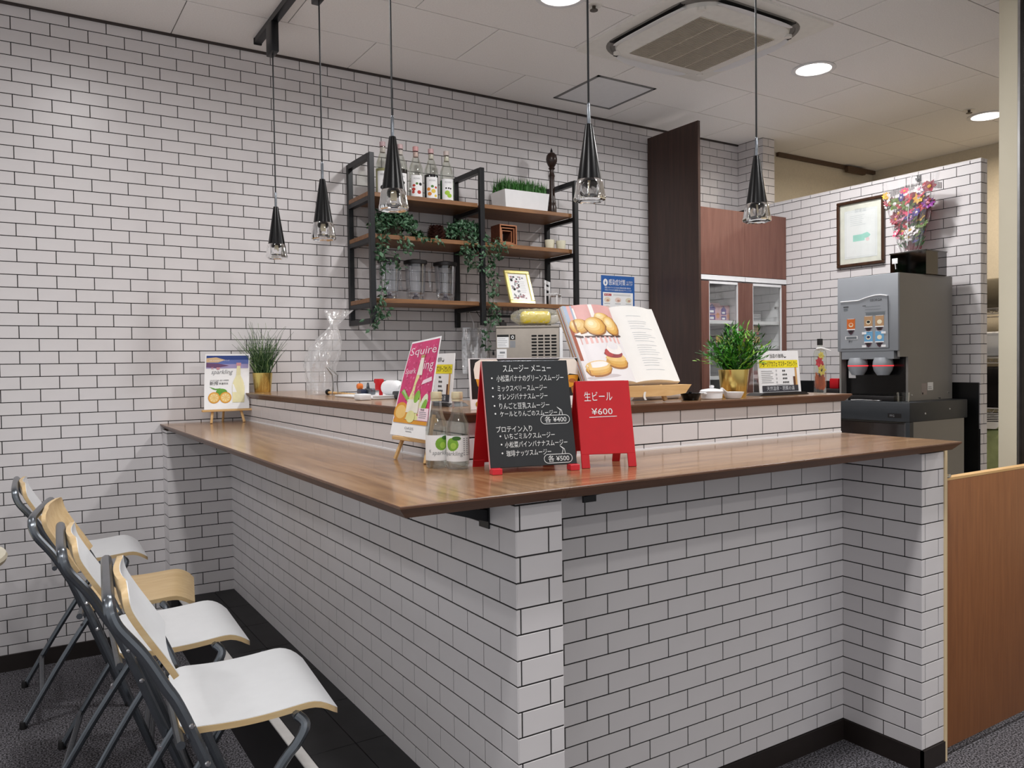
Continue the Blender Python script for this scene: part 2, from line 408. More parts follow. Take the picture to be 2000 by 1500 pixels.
# ================================================================ bar counter
CT, CB = 1.032, 1.006
bar = T('bar_counter', 'L-shaped bar base clad in white subway tile with dark joints', 'counter', (1.5, 2.4, 0))
inv = bar.matrix_world.inverted()
def bp(name, b, mats, parent=bar, smooth=None, **k):
    o = P(name, b, mats, parent, smooth, **k)
    if parent == bar: o.location = (-1.5, -2.4, 0)
    return o
w1 = bp('side_wall', B().box(XL, XC2, YC, 3.92, 0, CB), m_grout)
w2 = bp('front_wall', B().box(XC2, XP, YF, YF+.1, 0, CB), m_grout)
w3 = bp('end_pier', B().box(XP, XE, 1.397, YF+.1, 0, CB), m_grout)
w4 = bp('wall_pier', B().box(.611, XL, 3.917, YB-.004, 0, CB), m_grout)
bt = []
bt += [(t, w1) for t in tiles('x', None, -3.917, -YC+PR, .232, CB, -1.541, .9938, XL)]
bt += [(t, w1) for t in tiles('y', None, XL, XC2, .0, CB, .902, .9938, YC)]
bt += [(t, w2) for t in tiles('y', None, XC2, XP, .07, CB, 1.3567, .8864, YF)]
bt += [(t, w3) for t in tiles('x', None, -YF, -1.397+PR, .07, CB, -1.525, .8864, XP)]
bt += [(t, w3) for t in tiles('y', None, XP, XE, .07, CB, 2.397, .8864, 1.397)]
bt += [(t, w4) for t in tiles('y', None, .611-PR, XL, .232, CB, .752, .9938, 3.917)]
bt += [(t, w4) for t in tiles('x', None, -YB+.004, -3.917, .232, CB, -3.98, .9938, .611)]
lay(bt, bar, 300)
bp('edge_strip', B().box(XE, XE+.016, 1.392, YF+.1, 0, CB), wood('pale_strip', '#cdb48c', '#e0cba6', 'Z', .5), smooth=None)
b = B().box(XC2, XP-.008, YF-.008, YF, 0, .068).box(XP-.008, XP, 1.389, YF, 0, .068).box(XP-.008, XE, 1.389, 1.397, 0, .068)
bp('baseboard', b, m_base)
def bracket(x, y, rz):
    q = B().box(-.021, .021, -.002, .004, -.077, 0).box(-.021, .021, -.2, .0, -.004, 0)
    q.add([(-.018, 0, -.062), (.018, 0, -.062), (.018, 0, -.036), (-.018, 0, -.036), (-.018, -.19, -.006), (.018, -.19, -.006), (.018, -.19, -.003), (-.018, -.19, -.003)],
          [[0, 1, 5, 4], [1, 2, 6, 5], [2, 3, 7, 6], [3, 0, 4, 7], [4, 5, 6, 7], [3, 2, 1, 0]])
    o = bp('support_bracket', q, m_blk, bar, 30, label='black steel support bracket')
    o.location = (x-1.5, y-2.4, CB-.001); o.rotation_euler = (0, 0, rz)
bracket(XL-PR-.002, 1.525, -PI/2); bracket(1.275, YF-PR-.03, 0)
bracket(XL-PR-.002, 2.75, -PI/2)
# countertop: lip on top, edges undercut
def ctop(b, x0, x1, y0, y1, l, r, f, k, z1=CT, z0=CB, und=.020, mi=0):
    zt = z1-.005
    P_ = lambda d, z: [(x0+(d if l else 0), y0+(d if f else 0), z), (x1-(d if r else 0), y0+(d if f else 0), z), (x1-(d if r else 0), y1-(d if k else 0), z), (x0+(d if l else 0), y1-(d if k else 0), z)]
    vs = P_(.0015, z1)+P_(0, z1-.0015)+P_(0, zt)+P_(und, z0)
    b.add(vs, [[0, 1, 2, 3]], mi)
    b.add(vs, [[j*4+i, j*4+4+i, j*4+4+(i+1) % 4, j*4+(i+1) % 4][::-1] for j in range(3) for i in range(4)]+[[15, 14, 13, 12]], mi+1)
ctp = T('countertop', 'low walnut bar top with undercut edge, wrapping the corner', 'countertop', (1.2, 2.2, CB))
def cpart(nm, b, mats):
    o = P(nm, b, mats, ctp, None); o.location = (-1.2, -2.2, -CB); return o
b = B(); ctop(b, .60, .985, 1.335, YB-.003, 1, 0, 1, 0); cpart('top_panel', b, [m_topy, m_edge])
b = B(); ctop(b, .9855, 2.495, 1.335, 1.775, 0, 1, 1, 0); cpart('top_panel', b, [m_top, m_edge])
# raised inner step and its ledge
stp = T('raised_step', 'tiled step rising behind the low bar top, carrying the ledge', 'counter', (1.5, 2.4, CT))
def sp(nm, b, mats):
    o = P(nm, b, mats, stp, None); o.location = (-1.5, -2.4, -CT); return o
s1 = sp('side_wall', B().box(.9855, 1.085, 1.775, YB-.004, CT, 1.144), m_grout)
s2 = sp('front_wall', B().box(1.085, XE, 1.765+.0, 1.865, CT, 1.144), m_grout)
st_ = [(t, s1) for t in tiles('x', None, -YB+.004, -1.765+PR, CT+.004, 1.143, -3.707, 1.112, .985)]
st_ += [(t, s2) for t in tiles('y', None, .985, XE, CT+.004, 1.143, 1.647, 1.1045, 1.765)]
b = B().box(.985, XE, 1.760, 1.765, CT, CT+.005).box(.980, .985, 1.760, YB-.004, CT, CT+.005); sp('sealant', b, m_white)
b = B().box(.985, XE, 1.7652, 1.775, CT, 1.144); s3 = sp('corner_backing', b, m_grout)
lay(st_, stp, 300)
b = B()
LG = T('ledge', 'raised walnut ledge running along the top of the tiled step', 'countertop', (1.5, 2.4, 1.144))
def lp(nm, b, mats):
    o = P(nm, b, mats, LG, None); o.location = (-1.5, -2.4, -1.144); return o
b = B(); ctop(b, .962, 1.31, 1.735, YB-.003, 1, 0, 1, 0, 1.170, 1.1445, .018); lp('top_panel', b, [m_topy, m_edge])
b = B(); ctop(b, 1.3105, 2.525, 1.735, 2.06, 0, 1, 1, 0, 1.170, 1.1445, .018); lp('top_panel', b, [m_top, m_edge])
for o_ in (w1, w2, w3, w4):
    for ch in o_.children: pass
for par, off in ((w1, 0), (w2, 0), (w3, 0), (w4, 0), (s1, 0), (s2, 0)): pass

# ---- footrest platform below the bar
pf = link('floor_platform', B().box(.643, .893, YC-.9, 3.917, 0, .226).mesh('floor_platform', m_black)); pf['kind'] = 'structure'; pf['label'] = 'raised black tiled footrest step under the bar overhang'
for y in [3.917-.302*k for k in range(12)]:
    for (a, c2) in ((.668, .80), (.8, .893)):
        y0 = max(y-.302, YC-.9)
        if y-y0 < .02: continue
        P('tile', B().rbox(a+.001, c2-.001, y0+.001, y-.001, .226, .2345, .001, 1), m_stone, pf, None)
P('nosing', B().rbox(.638, .667, YC-.9, 3.917, .228, .2365, .002, 1), M('white_nosing', '#d9d6d3', .5), pf, None, label='white strip along the step edge')
# ---- wooden half gate
gt = T('gate', 'low oak half gate closing the gap beside the tiled pier', 'gate', (2.52, 1.42, 0))
P('panel', B().rbox(.002, .86, -.014, .014, .028, .898, .002), m_gate, gt)
P('edge_band', B().box(.002, .86, -.0143, .0143, .898, .906), wood('gate_edge', '#c79a62', '#dfb982', 'X', .5), gt)
P('latch', B().rbox(.0, .03, -.02, .005, .9065, .916, .002).box(.0, .012, -.03, -.005, .916, .922).rbox(.035, .05, -.012, .004, .9065, .913, .002), m_chrome, gt)
# ================================================================ ceiling fixtures
def downlight(x, y, label):
    t = T('downlight', label, 'ceiling light', (x, y, CEIL), group='recessed downlights')
    P('trim_ring', B().lathe([(.112, -.001), (.115, -.005), (.108, -.008), (.092, -.006), (.086, .003), (.084, .02)], 36, caps=False), m_white, t)
    P('lens', B().lathe([(0, -.006), (.05, -.0062), (.086, -.0045)], 32, caps=False), m_lens, t)
downlight(2.037, 2.78, 'round white downlight at the top edge, left of the air conditioner')
downlight(3.716, 2.78, 'round white downlight right of the ceiling air conditioner')
downlight(5.417, 2.74, 'round downlight above the back room, right beside a small sprinkler')
for (x, y, l) in ((2.218, 2.786, 'small sprinkler head between the top-edge downlight and the air conditioner'), (5.185, 2.731, 'small sprinkler head beside the downlight over the back room')):
    t = T('sprinkler_head', l, 'sprinkler', (x, y, CEIL), group='ceiling sprinkler heads')
    P('escutcheon', B().lathe([(.0, -.003), (.034, -.004), (.036, -.0015), (.037, 0)], 20, caps=False), m_offw, t)
    P('deflector', B().lathe([(.008, -.004), (.008, -.018), (.018, -.02), (.018, -.023), (0, -.024)], 14, caps=False), M('dark_bronze', '#4b443c', .4, metal=.6), t)
# air conditioner cassette
ac = T('air_conditioner', 'square white ceiling cassette air conditioner with beige central grille', 'air conditioner', (2.872, 2.787, CEIL))
def rrect(a, b, r, n=8):
    p = []
    for cx, cy, s in ((a-r, b-r, 0), (-a+r, b-r, PI/2), (-a+r, -b+r, PI), (a-r, -b+r, 1.5*PI)):
        p += [(cx+r*math.cos(s+PI/2*i/n), cy+r*math.sin(s+PI/2*i/n)) for i in range(n+1)]
    return p
def layers(b, ls, mi=0):
    n = len(ls[0][0]); vs = [(x, y, z) for p, z in ls for x, y in p]
    b.add(vs, [[j*n+i, j*n+(i+1) % n, (j+1)*n+(i+1) % n, (j+1)*n+i] for j in range(len(ls)-1) for i in range(n)]+[[(len(ls)-1)*n+i for i in range(n)]], mi)
b = B(); layers(b, [(rrect(.43, .43, .01), -.0005), (rrect(.43, .43, .01), -.010), (rrect(.426, .426, .01), -.012)]); P('outer_plate', b, m_offw, ac)
b = B(); layers(b, [(rrect(.372, .372, .17), -.012), (rrect(.368, .368, .168), -.018), (rrect(.355, .355, .16), -.018), (rrect(.352, .352, .16), -.013)]); P('slot_ring', b, M('ac_slot', '#7d7a76', .6), ac)
b = B(); layers(b, [(rrect(.335, .335, .15), -.012), (rrect(.33, .33, .145), -.030), (rrect(.315, .315, .13), -.040), (rrect(.28, .28, .03), -.045)]); P('front_panel', b, m_offw, ac)
for k in range(4):
    b = B(); m4 = Matrix.Rotation(PI/2*k, 4, 'Z')
    def fl(u, v, h):
        x = (u-.5)*.47; e = 1-(2*u-1)**4*.55
        return m4 @ Vector((x, -(.332+(.047*v)*e-.004), -.026-.012*math.sin(v*PI*.5)*e+.004*(1-e)+h))
    b.sheet(fl, 14, 4, .004); P('air_flap', b, m_white, ac)
    b = B().box(-.24, .24, -.366, -.34, -.0195, -.0125, 0, m4); P('air_slot', b, M('ac_dark', '#1b1a19', .7), ac, None)
b = B()
P('grille_backing', B().box(-.243, .243, -.237, .237, -.047, -.044), M('grille_dark', '#a1978a', .7), ac, None)
for i in range(48):
    y = -.236+.472*i/47; b.box(-.243, .243, y-.0022, y+.0022, -.0505, -.047)
for x in (-.122, 0, .122): b.box(x-.003, x+.003, -.237, .237, -.0512, -.047)
P('grille', b, M('grille_beige', '#c6bdad', .5), ac, None)
b = B(); layers(b, [(rrect(.249, .243, .008), -.0445), (rrect(.249, .243, .008), -.047), (rrect(.245, .239, .006), -.047)]); P('grille_frame', b, m_offw, ac)
for s1_, s2_ in ((1, 1), (1, -1), (-1, 1), (-1, -1)):
    P('corner_catch', B().lathe([(.018, -.036), (.017, -.046), (0, -.047)], 16, .285*s1_, .285*s2_), m_offw, ac)
# hatch
ht = T('ceiling_hatch', 'grey framed square access hatch in the ceiling near the back wall', 'hatch', (2.975, 3.65, CEIL))
b = B(); a = .212
for s_ in (-1, 1): b.box(-a, a, s_*a-(.016 if s_ > 0 else 0), s_*a+(.016 if s_ < 0 else 0), -.005, 0).box(s_*a-(.016 if s_ > 0 else 0), s_*a+(.016 if s_ < 0 else 0), -a, a, -.005, 0)
P('frame', b, M('hatch_frame', '#7d7c7c', .5, metal=.3), ht, None); P('panel', B().box(-.195, .195, -.195, .195, -.003, 0), m_white, ht, None)
# track and pendants
tk = T('light_track', 'black ceiling track bar carrying the pendant lamps along the bar', 'track light', (1.05, 3.0, CEIL))
P('rail', B().rbox(-.017, .017, -1.05, .88, -.028, 0, .003), m_blk, tk); P('end_cap', B().rbox(-.019, .019, .878, .892, -.031, 0, .003), m_gblk, tk)
t2_ = T('light_track', 'black ceiling track bar running above the front leg of the bar', 'track light', (1.9, 1.93, CEIL))
P('rail', B().rbox(-.8, .8, -.017, .017, -.028, 0, .003), m_blk, t2_)
m_pg = M('cut_glass', (1, 1, 1, 1), .03, var=0, trans=1, ior=1.45)
def pendant(x, y, label, rz=0, first=None):
    if first: return dup(first, (x, y, CEIL-.028), None, label)
    t = T('pendant_lamp', label, 'pendant lamp', (x, y, CEIL-.028), group='black cone pendant lamps over the bar')
    P('track_adapter', B().rbox(-.0165, .0165, -.045, .045, -.135, .0, .004), m_blk, t)
    P('cord', B().tube([(0, 0, -.135), (0, 0, -.78)], .0032, 8), m_blk, t)
    P('cord_grip', B().lathe([(.0035, -.752), (.0055, -.757), (.0055, -.825)], 12), m_gun, t)
    P('shade', B().lathe([(.0, -.817), (.0105, -.818), (.0115, -.822), (.0378, -.992), (.0365, -.994), (.032, -.99), (.009, -.84)], 40, caps=False), m_gblk, t)
    fl = lambda a, z: 1+.035*math.cos(8*a)*max(0, min(1, (-.992-z)/.02))
    fi = lambda a, z: 1-.06*math.cos(8*a)*max(0, min(1, (-.992-z)/.02))
    b = B().lathe([(.036, -.985), (.0405, -.994), (.0425, -1.008), (.046, -1.033), (.0482, -1.042), (.047, -1.0485), (.041, -1.051), (.037, -1.047), (.033, -1.045), (.012, -1.043), (0, -1.0425)], 48, caps=False, wob=fl)
    b.lathe([(.0, -1.033), (.018, -1.034), (.034, -1.032), (.0385, -1.02), (.0365, -1.0), (.033, -.988)], 48, caps=False, wob=fi)
    b.lathe([(.036, -.985), (.033, -.988)], 48, caps=False)
    P('glass_diffuser', b, m_pg, t, 40)
    P('bulb_pin', B().lathe([(.006, -.97), (.006, -1.002), (.003, -1.012), (0, -1.013)], 10), M('bulb', '#e8dfc0', .3), t)
    return t
p0 = pendant(1.045, 3.625, 'pendant lamp furthest back, hanging from the visible track end beside the wall')
pendant(1.05, 3.01, 'second pendant lamp from the back wall, hanging left of the wall shelf', first=p0)
pendant(1.05, 2.345, 'pendant lamp hanging in front of the syrup bottles', first=p0)
b_ = pendant(1.512, 1.93, 'pendant lamp hanging just right of the wall shelf, near the pepper mill', first=p0)
pendant(2.262, 1.93, 'pendant lamp nearest the framed certificate, in front of the wooden cabinet', first=p0)
for o in (b_,): o.rotation_euler = (0, 0, PI/2)
bpy.data.objects['pendant_lamp.004'].rotation_euler = (0, 0, PI/2)
# ================================================================ wall shelf
sh = T('shelf_unit', 'black steel wall shelf with three oak boards', 'shelf', (2.185, YB, 1.5))
X3 = (1.552, 2.187, 2.82); YFr = 3.735
def shp(nm, b, m, **k):
    o = P(nm, b, m, sh, None, **k); o.location = (-2.185, -YB, -1.5); return o
SZ = (2.163, 1.955, 1.632)
for i, x in enumerate(X3):
    zb, zt = 1.503, 2.352; b = B(); w = .0135
    b.rbox(x-w, x+w, YFr-w, YFr+w, zb, zt, .002, 1).rbox(x-w, x+w, 4.010, 4.0375, zb, zt, .002, 1)
    b.box(x-w, x+w, YFr+w, 4.01, zt-.027, zt)
    if i == 0: b.box(x-w, x+w, YFr+w, 4.01, zb, zb+.027)
    for z in SZ: b.box(x-w, x+w, YFr+w, 4.01, z-.046, z-.0235)
    shp('end_frame', b, m_blk)
for z in SZ:
    shp('shelf_board', B().rbox(X3[0]-.012, X3[1]-.0145, YFr+.0145, 4.03, z-.0225, z, .0015, 1), m_shelf)
    shp('shelf_board', B().rbox(X3[1]+.0145, X3[2]-.0145, YFr+.0145, 4.03, z-.0225, z, .0015, 1), m_shelf)
# syrup bottles
m_lb = m_paper
def syrup(x, y, label, liq, level, cap, lab, deco, z=SZ[0]+.0005):
    t = T('syrup_bottle', label, 'bottle', (x, y, z), group='syrup bottles on the top shelf')
    P('glass', B().lathe([(0, .001), (.035, .001), (.0385, .006), (.0385, .158), (.035, .184), (.022, .218), (.0145, .242), (.013, .275), (.0135, .28)], 24, caps=False), thin('syrup_glass', (.93, .95, .91, 1), .02, .04, .5), t)
    P('syrup', B().lathe([(0, .004), (.035, .004), (.0368, .007), (.0368, min(level, .158)), (0, min(level, .165)+.0002)], 24, caps=False), M('syrup_'+liq, liq, .15, var=.05), t)
    P('cap', B().lathe([(.0155, .268), (.0155, .291), (.0132, .293), (0, .293)], 18, caps=False), M('cap_'+cap, cap, .4), t)
    P('neck_band', B().lathe([(.0139, .238), (.0137, .262)], 18, caps=False), M('neck_'+lab, lab, .5, var=.15, scale=120), t)
    q = D(cylf(.0389, 0, -.32), True); q.rect(-.034, .022, .034, .135, 0, .0002, 14, 1)
    q.text('MONIN', 0, .112, .010, 1, .034, 'C', .0005)
    for (u, v, r, mi) in deco: q.ell(u, v, r, r*.9, mi, .0006, 10)
    P('label', q, [m_lb, m_grey, M('deco_red', '#b8392f', .6), M('deco_green', '#4b7a34', .6), M('deco_orange', '#d98a35', .6), m_ink, M('deco_lime', '#9fc63c', .6), M('deco_yellow', '#e0c24a', .6)], t, None)
dr = R.random
syrup(1.68, 3.88, 'pale yellow syrup bottle, first from the left on the top shelf', '#b9b48a', .15, '#c9adb0', '#d6cdca', [(-.005, .05, .013, 5), (.004, .085, .009, 5)])
syrup(1.779, 3.88, 'syrup bottle half hidden behind the pendant, dark liquid to its shoulder', '#221a1c', .163, '#d2b4b6', '#ddd2d2', [(.008, .05, .011, 5), (.012, .085, .008, 5)])
syrup(1.869, 3.88, 'syrup bottle with red fruit label, pink neck and pale empty shoulder', '#1b1014', .02, '#d9a3a3', '#dfc4c0', [(-.018, .06, .01, 2), (-.016, .08, .008, 2), (.012, .045, .011, 2), (.02, .088, .009, 5), (.0, .09, .007, 3), (-.02, .045, .008, 2)])
syrup(1.96, 3.88, 'syrup bottle with orange and yellow flower label and dark liquid', '#17131f', .150, '#cfa9aa', '#d9d2ca', [(-.02, .07, .01, 4), (-.015, .045, .011, 4), (.006, .06, .012, 7), (.02, .08, .007, 2), (.0, .085, .008, 3), (.018, .035, .008, 7)])
syrup(2.054, 3.88, 'green syrup bottle with lime label, last on the right of the row', '#1f7a2c', .13, '#cbbdb8', '#dcd6cc', [(-.004, .06, .014, 6), (.008, .045, .013, 6), (-.01, .085, .005, 5), (.004, .085, .005, 5), (.015, .083, .005, 5)])
# planter, mill
pl = T('planter', 'white trough planter of green grass on the top shelf', 'planter', (2.528, 3.875, SZ[0]+.0005))
b = B(); top = [(-.152, -.078), (.152, -.078), (.152, .078), (-.152, .078)]; bot = [(-.141, -.07), (.141, -.07), (.141, .07), (-.141, .07)]
b.prism(bot, 0, .109, 0, None, top); P('trough', b, m_white, pl, None)
def blades(b, n, fx, fy, h0, h1, w, lean, rr=R, z0=0., mi=0):
    for i in range(n):
        x, y = fx(rr), fy(rr); h = rr.uniform(h0, h1); a = rr.uniform(0, 2*PI); l = rr.uniform(.1, 1)*lean; d = (math.cos(a), math.sin(a)); q = rr.uniform(0, PI); e = (math.cos(q)*w/2, math.sin(q)*w/2)
        p = lambda t, s: (x+d[0]*l*t*t+e[0]*s, y+d[1]*l*t*t+e[1]*s, z0+h*t*(1-.25*t*l/max(lean, 1e-6)))
        b.add([p(0, 1), p(0, -1), p(.5, .9), p(.5, -.9), p(1, 0)], [[0, 1, 3, 2], [2, 3, 4]], mi)
b = B(); blades(b, 1100, lambda r: r.uniform(-.145, .145), lambda r: r.uniform(-.07, .07), .05, .105, .006, .03, z0=.1)
P('grass', b, m_leaf2, pl, None, stuff=True)
P('soil', B().box(-.148, .148, -.075, .075, .1, .1095), M('soil', '#2c241c', .9), pl, None)
ml = T('pepper_mill', 'tall dark turned-wood pepper mill beside the grass planter', 'pepper mill', (2.772, 3.9, SZ[0]+.0005)); ml.scale = (.78, .78, 1)
m_ebon = wood('dark_turned_wood', '#1c110d', '#3a241b', 'Z', .3, 8, 8)
P('body', B().lathe([(0, 0), (.034, 0), (.035, .01), (.032, .018), (.034, .03), (.0335, .06), (.028, .075), (.030, .082), (.026, .095), (.021, .15), (.019, .22), (.021, .238), (.024, .245), (.021, .252), (.0165, .265), (.017, .28)], 24, caps=False), m_ebon, ml)
P('head', B().lathe([(.017, .28), (.023, .286), (.026, .29), (.019, .296), (.028, .306), (.041, .328), (.043, .345), (.038, .366), (.024, .38), (.008, .386), (.0, .387)], 24, caps=False), m_ebon, ml)
P('knob', B().lathe([(.009, .385), (.010, .392), (.005, .402), (0, .414)], 14, caps=False), m_gblk, ml)
# ivy
def leaf(b, p, d, n, L, Wd, mi=0):
    d = d.normalized(); s = d.cross(n); s = s.normalized() if s.length > 1e-4 else Vector((1, 0, 0)); k = s.cross(d)
    b.add([p, p+d*L*.42+s*Wd-k*L*.06, p+d*L-k*L*.12, p+d*L*.42-s*Wd-k*L*.06, p+d*L*.45+k*L*.05], [[0, 1, 4], [1, 2, 4], [2, 3, 4], [3, 0, 4]], mi)
def ivy(label, x, y, z, mound, strands, rr):
    t = T('ivy_plant', label, 'plant', (x, y, z), group='trailing artificial ivy on the shelf')
    b = B(); st = B()
    P('pot', B().lathe([(0, 0), (.035, 0), (.045, .06), (.047, .062), (.042, .062), (.034, .05)], 16, caps=False), M('small_pot', '#4a4038', .7), t)
    def rv(): return Vector((rr.gauss(0, 1), rr.gauss(0, 1), rr.gauss(0, 1))).normalized()
    for i in range(mound[0]):
        d = rv(); d.z = abs(d.z)*.9-.25; p = Vector((d.x*mound[1], d.y*mound[2], mound[4]+d.z*mound[3]))*1
        p = Vector((p.x*rr.uniform(.6, 1), p.y*rr.uniform(.6, 1), p.z))
        leaf(b, p, rv()+Vector((0, -.3, -.4)), rv()+Vector((0, -1, .3)), rr.uniform(.018, .032), rr.uniform(.006, .010), rr.choice((0, 0, 1)))
    for pts, dens, spread in strands:
        P_ = [Vector(q) for q in pts]; st.tube(P_, .0016, 5)
        for i in range(len(P_)-1):
            a, c_ = P_[i], P_[i+1]; n = max(1, int((c_-a).length*dens))
            for j in range(n):
                p = a.lerp(c_, (j+rr.random())/n); d = rv(); d.z -= .25
                leaf(b, p+rv()*spread, d, rv()+Vector((0, -1, .4)), rr.uniform(.022, .036), rr.uniform(.007, .011), rr.choice((0, 0, 1)))
    P('stems', st, M('ivy_stem', '#3b4a2c', .6), t); P('leaves', b, [m_leaf, M('ivy_leaf_pale', '#4f7055', .5, var=.3)], t, None, stuff=True)
ir = random.Random(5)
F_ = -.135
ivy('bushy ivy at the left of the middle shelf, trailing down the left frame', 1.725, 3.86, SZ[1]+.0005, (900, .135, .11, .12, .075), [
    ([(-.09, -.10, .03), (-.12, F_, -.03), (-.14, F_-.01, -.13)], 260, .02), ([(-.10, -.1, .0), (-.13, F_, -.12), (-.11, F_, -.2), (-.12, F_, -.33), (-.15, F_-.01, -.42), (-.19, F_, -.47)], 170, .018),
    ([(-.15, F_, -.35), (-.17, F_, -.40), (-.2, F_-.01, -.43)], 260, .03), ([(-.12, F_, -.38), (-.09, F_, -.42)], 300, .025), ([(0, -.1, .02), (.0, F_, -.05), (.02, F_, -.09)], 260, .03),
    ([(.05, -.1, .03), (.11, F_, -.01), (.17, F_, -.015), (.22, F_, -.03)], 130, .012), ([(-.12, F_, -.1), (-.06, F_, -.11), (-.03, F_, -.16)], 220, .03), ([(-.2, F_, .03), (-.12, F_, .06)], 90, .02)], ir)
ivy('ivy at the middle frame of the shelf, one long strand hanging below it', 2.15, 3.86, SZ[1]+.0005, (780, .135, .11, .10, .055), [
    ([(0, -.1, .03), (-.02, F_, -.04), (-.01, F_, -.15)], 330, .04), ([(.04, -.1, .02), (.06, F_-.02, -.08), (.075, F_-.02, -.18), (.08, F_-.025, -.28)], 330, .035),
    ([(.08, F_-.025, -.28), (.085, F_-.02, -.38), (.06, F_-.02, -.46), (.03, F_-.02, -.54), (.03, F_-.02, -.6)], 190, .025), ([(.1, F_, .02), (.16, F_, .0), (.2, F_, -.02)], 260, .03),
    ([(.12, F_, -.02), (.14, F_, -.09)], 260, .025), ([(.08, F_-.02, -.38), (.13, F_, -.42), (.14, F_, -.46)], 160, .02), ([(-.08, F_, .0), (-.07, F_, -.1), (-.04, F_, -.13)], 280, .03)], ir)
# pine cone, dark plant
def cone(label, x, y, z, r, hgt, m, nm='pine_cone', cat='pine cone'):
    t = T(nm, label, cat, (x, y, z))
    P('core', B().lathe([(0, .004), (r*.5, .004), (r*.7, hgt*.4), (r*.45, hgt*.8), (0, hgt*.97)], 14, caps=False), m, t)
    k = 0
    for j in range(9):
        for i in range(13):
            a = 2*PI*(i+.5*(j % 2))/13; f = j/8; rr_ = r*(1-.55*abs(f-.35)**1.4*1.6); z_ = hgt*(.08+.86*f)
            b = B(); d = Vector((math.cos(a), math.sin(a), .35-.2*(1-f))); leaf(b, Vector((math.cos(a)*rr_*.55, math.sin(a)*rr_*.55, z_)), d, Vector((0, 0, 1)), r*.62, r*.26, k % 2)
            if k == 0: me0 = None
            P('scale', b, [m, M('cone_tip', '#7a544a', .6, var=.2)], t, None); k += 1
cone('brown pine cone on the middle shelf between the two ivies', 1.97, 3.85, SZ[1]+.0005, .050, .082, M('cone_brown', '#4a2a26', .6, var=.3, scale=60))
t = T('succulent', 'small dark green succulent left of the pine cone on the middle shelf', 'plant', (1.862, 3.86, SZ[1]+.0005))
b = B()
for i in range(90):
    a = ir.uniform(0, 2*PI); e = ir.uniform(.1, 1.3); d = Vector((math.cos(a)*math.cos(e), math.sin(a)*math.cos(e), math.sin(e))); leaf(b, Vector((d.x*.012, d.y*.012, .012)), d, Vector((0, 0, 1)), ir.uniform(.03, .05), .008)
P('leaves', b, m_leaf, t, None, stuff=True); P('base', B().lathe([(0, 0), (.02, 0), (.022, .014), (0, .016)], 12, caps=False), M('small_pot', '#4a4038', .7), t)
# sliced log disc behind the ivy
t = O('wood_ornament', B().lathe([(0, .0), (.03, 0), (.034, .006), (.034, .03), (.022, .034), (.022, .04), (.034, .044), (.034, .07), (0, .072)], 20, caps=False), m_pine, 'pale turned wood ornament peeking out behind the middle ivy', 'ornament', (2.21, 3.96, SZ[1]+.0005))
# nested boxes
m_nest = wood('red_brown_wood', '#4a2418', '#6d3a26', 'X', .5, 8, 6)
def openbox(nm, label, x0, z0, w, y0, y1, th, m, grp):
    t = T(nm, label, 'wooden box', (x0, y0, z0), group=grp)
    for k, q in (('side', (0, th, 0, w)), ('side', (w-th, w, 0, w)), ('base', (th, w-th, 0, th)), ('top', (th, w-th, w-th, w))):
        P(k, B().box(q[0], q[1], 0, y1-y0, q[2], q[3]), m, t, None)
    b = B()
    for q in ((0, th, 0, w), (w-th, w, 0, w), (th, w-th, 0, th), (th, w-th, w-th, w)): b.box(q[0]+.001, q[1]-.001, -.0012, -.0002, q[2]+.001, q[3]-.001)
    P('rim', b, M('rim_brown', '#a9714f', .5), t, None)
openbox('nested_box', 'outermost of the nested square wooden frames on the middle shelf', 2.325, SZ[1]+.0005, .113, 3.775, 3.87, .008, m_nest, 'nested wooden frames')
openbox('nested_box', 'middle one of the nested square wooden frames', 2.338, SZ[1]+.0092, .090, 3.785, 3.875, .007, m_nest, 'nested wooden frames')
openbox('nested_box', 'innermost of the nested square wooden frames', 2.349, SZ[1]+.0170, .068, 3.795, 3.88, .006, m_nest, 'nested wooden frames')
# cups
m_cream = M('cream_china', '#e4e0c9', .4, var=.02)
for x, l in ((2.709, 'left of the two small cream cups on the middle shelf'), (2.789, 'right of the two small cream cups on the middle shelf')):
    O('cup', B().lathe([(0, 0), (.028, 0), (.030, .003), (.0355, .057), (.036, .0615), (.0335, .061), (.029, .012), (0, .008)], 26, caps=False), m_cream, l, 'cup', (x, 3.84, SZ[1]+.0005), group='cream cups on the middle shelf').scale = (.84, .84, .97)
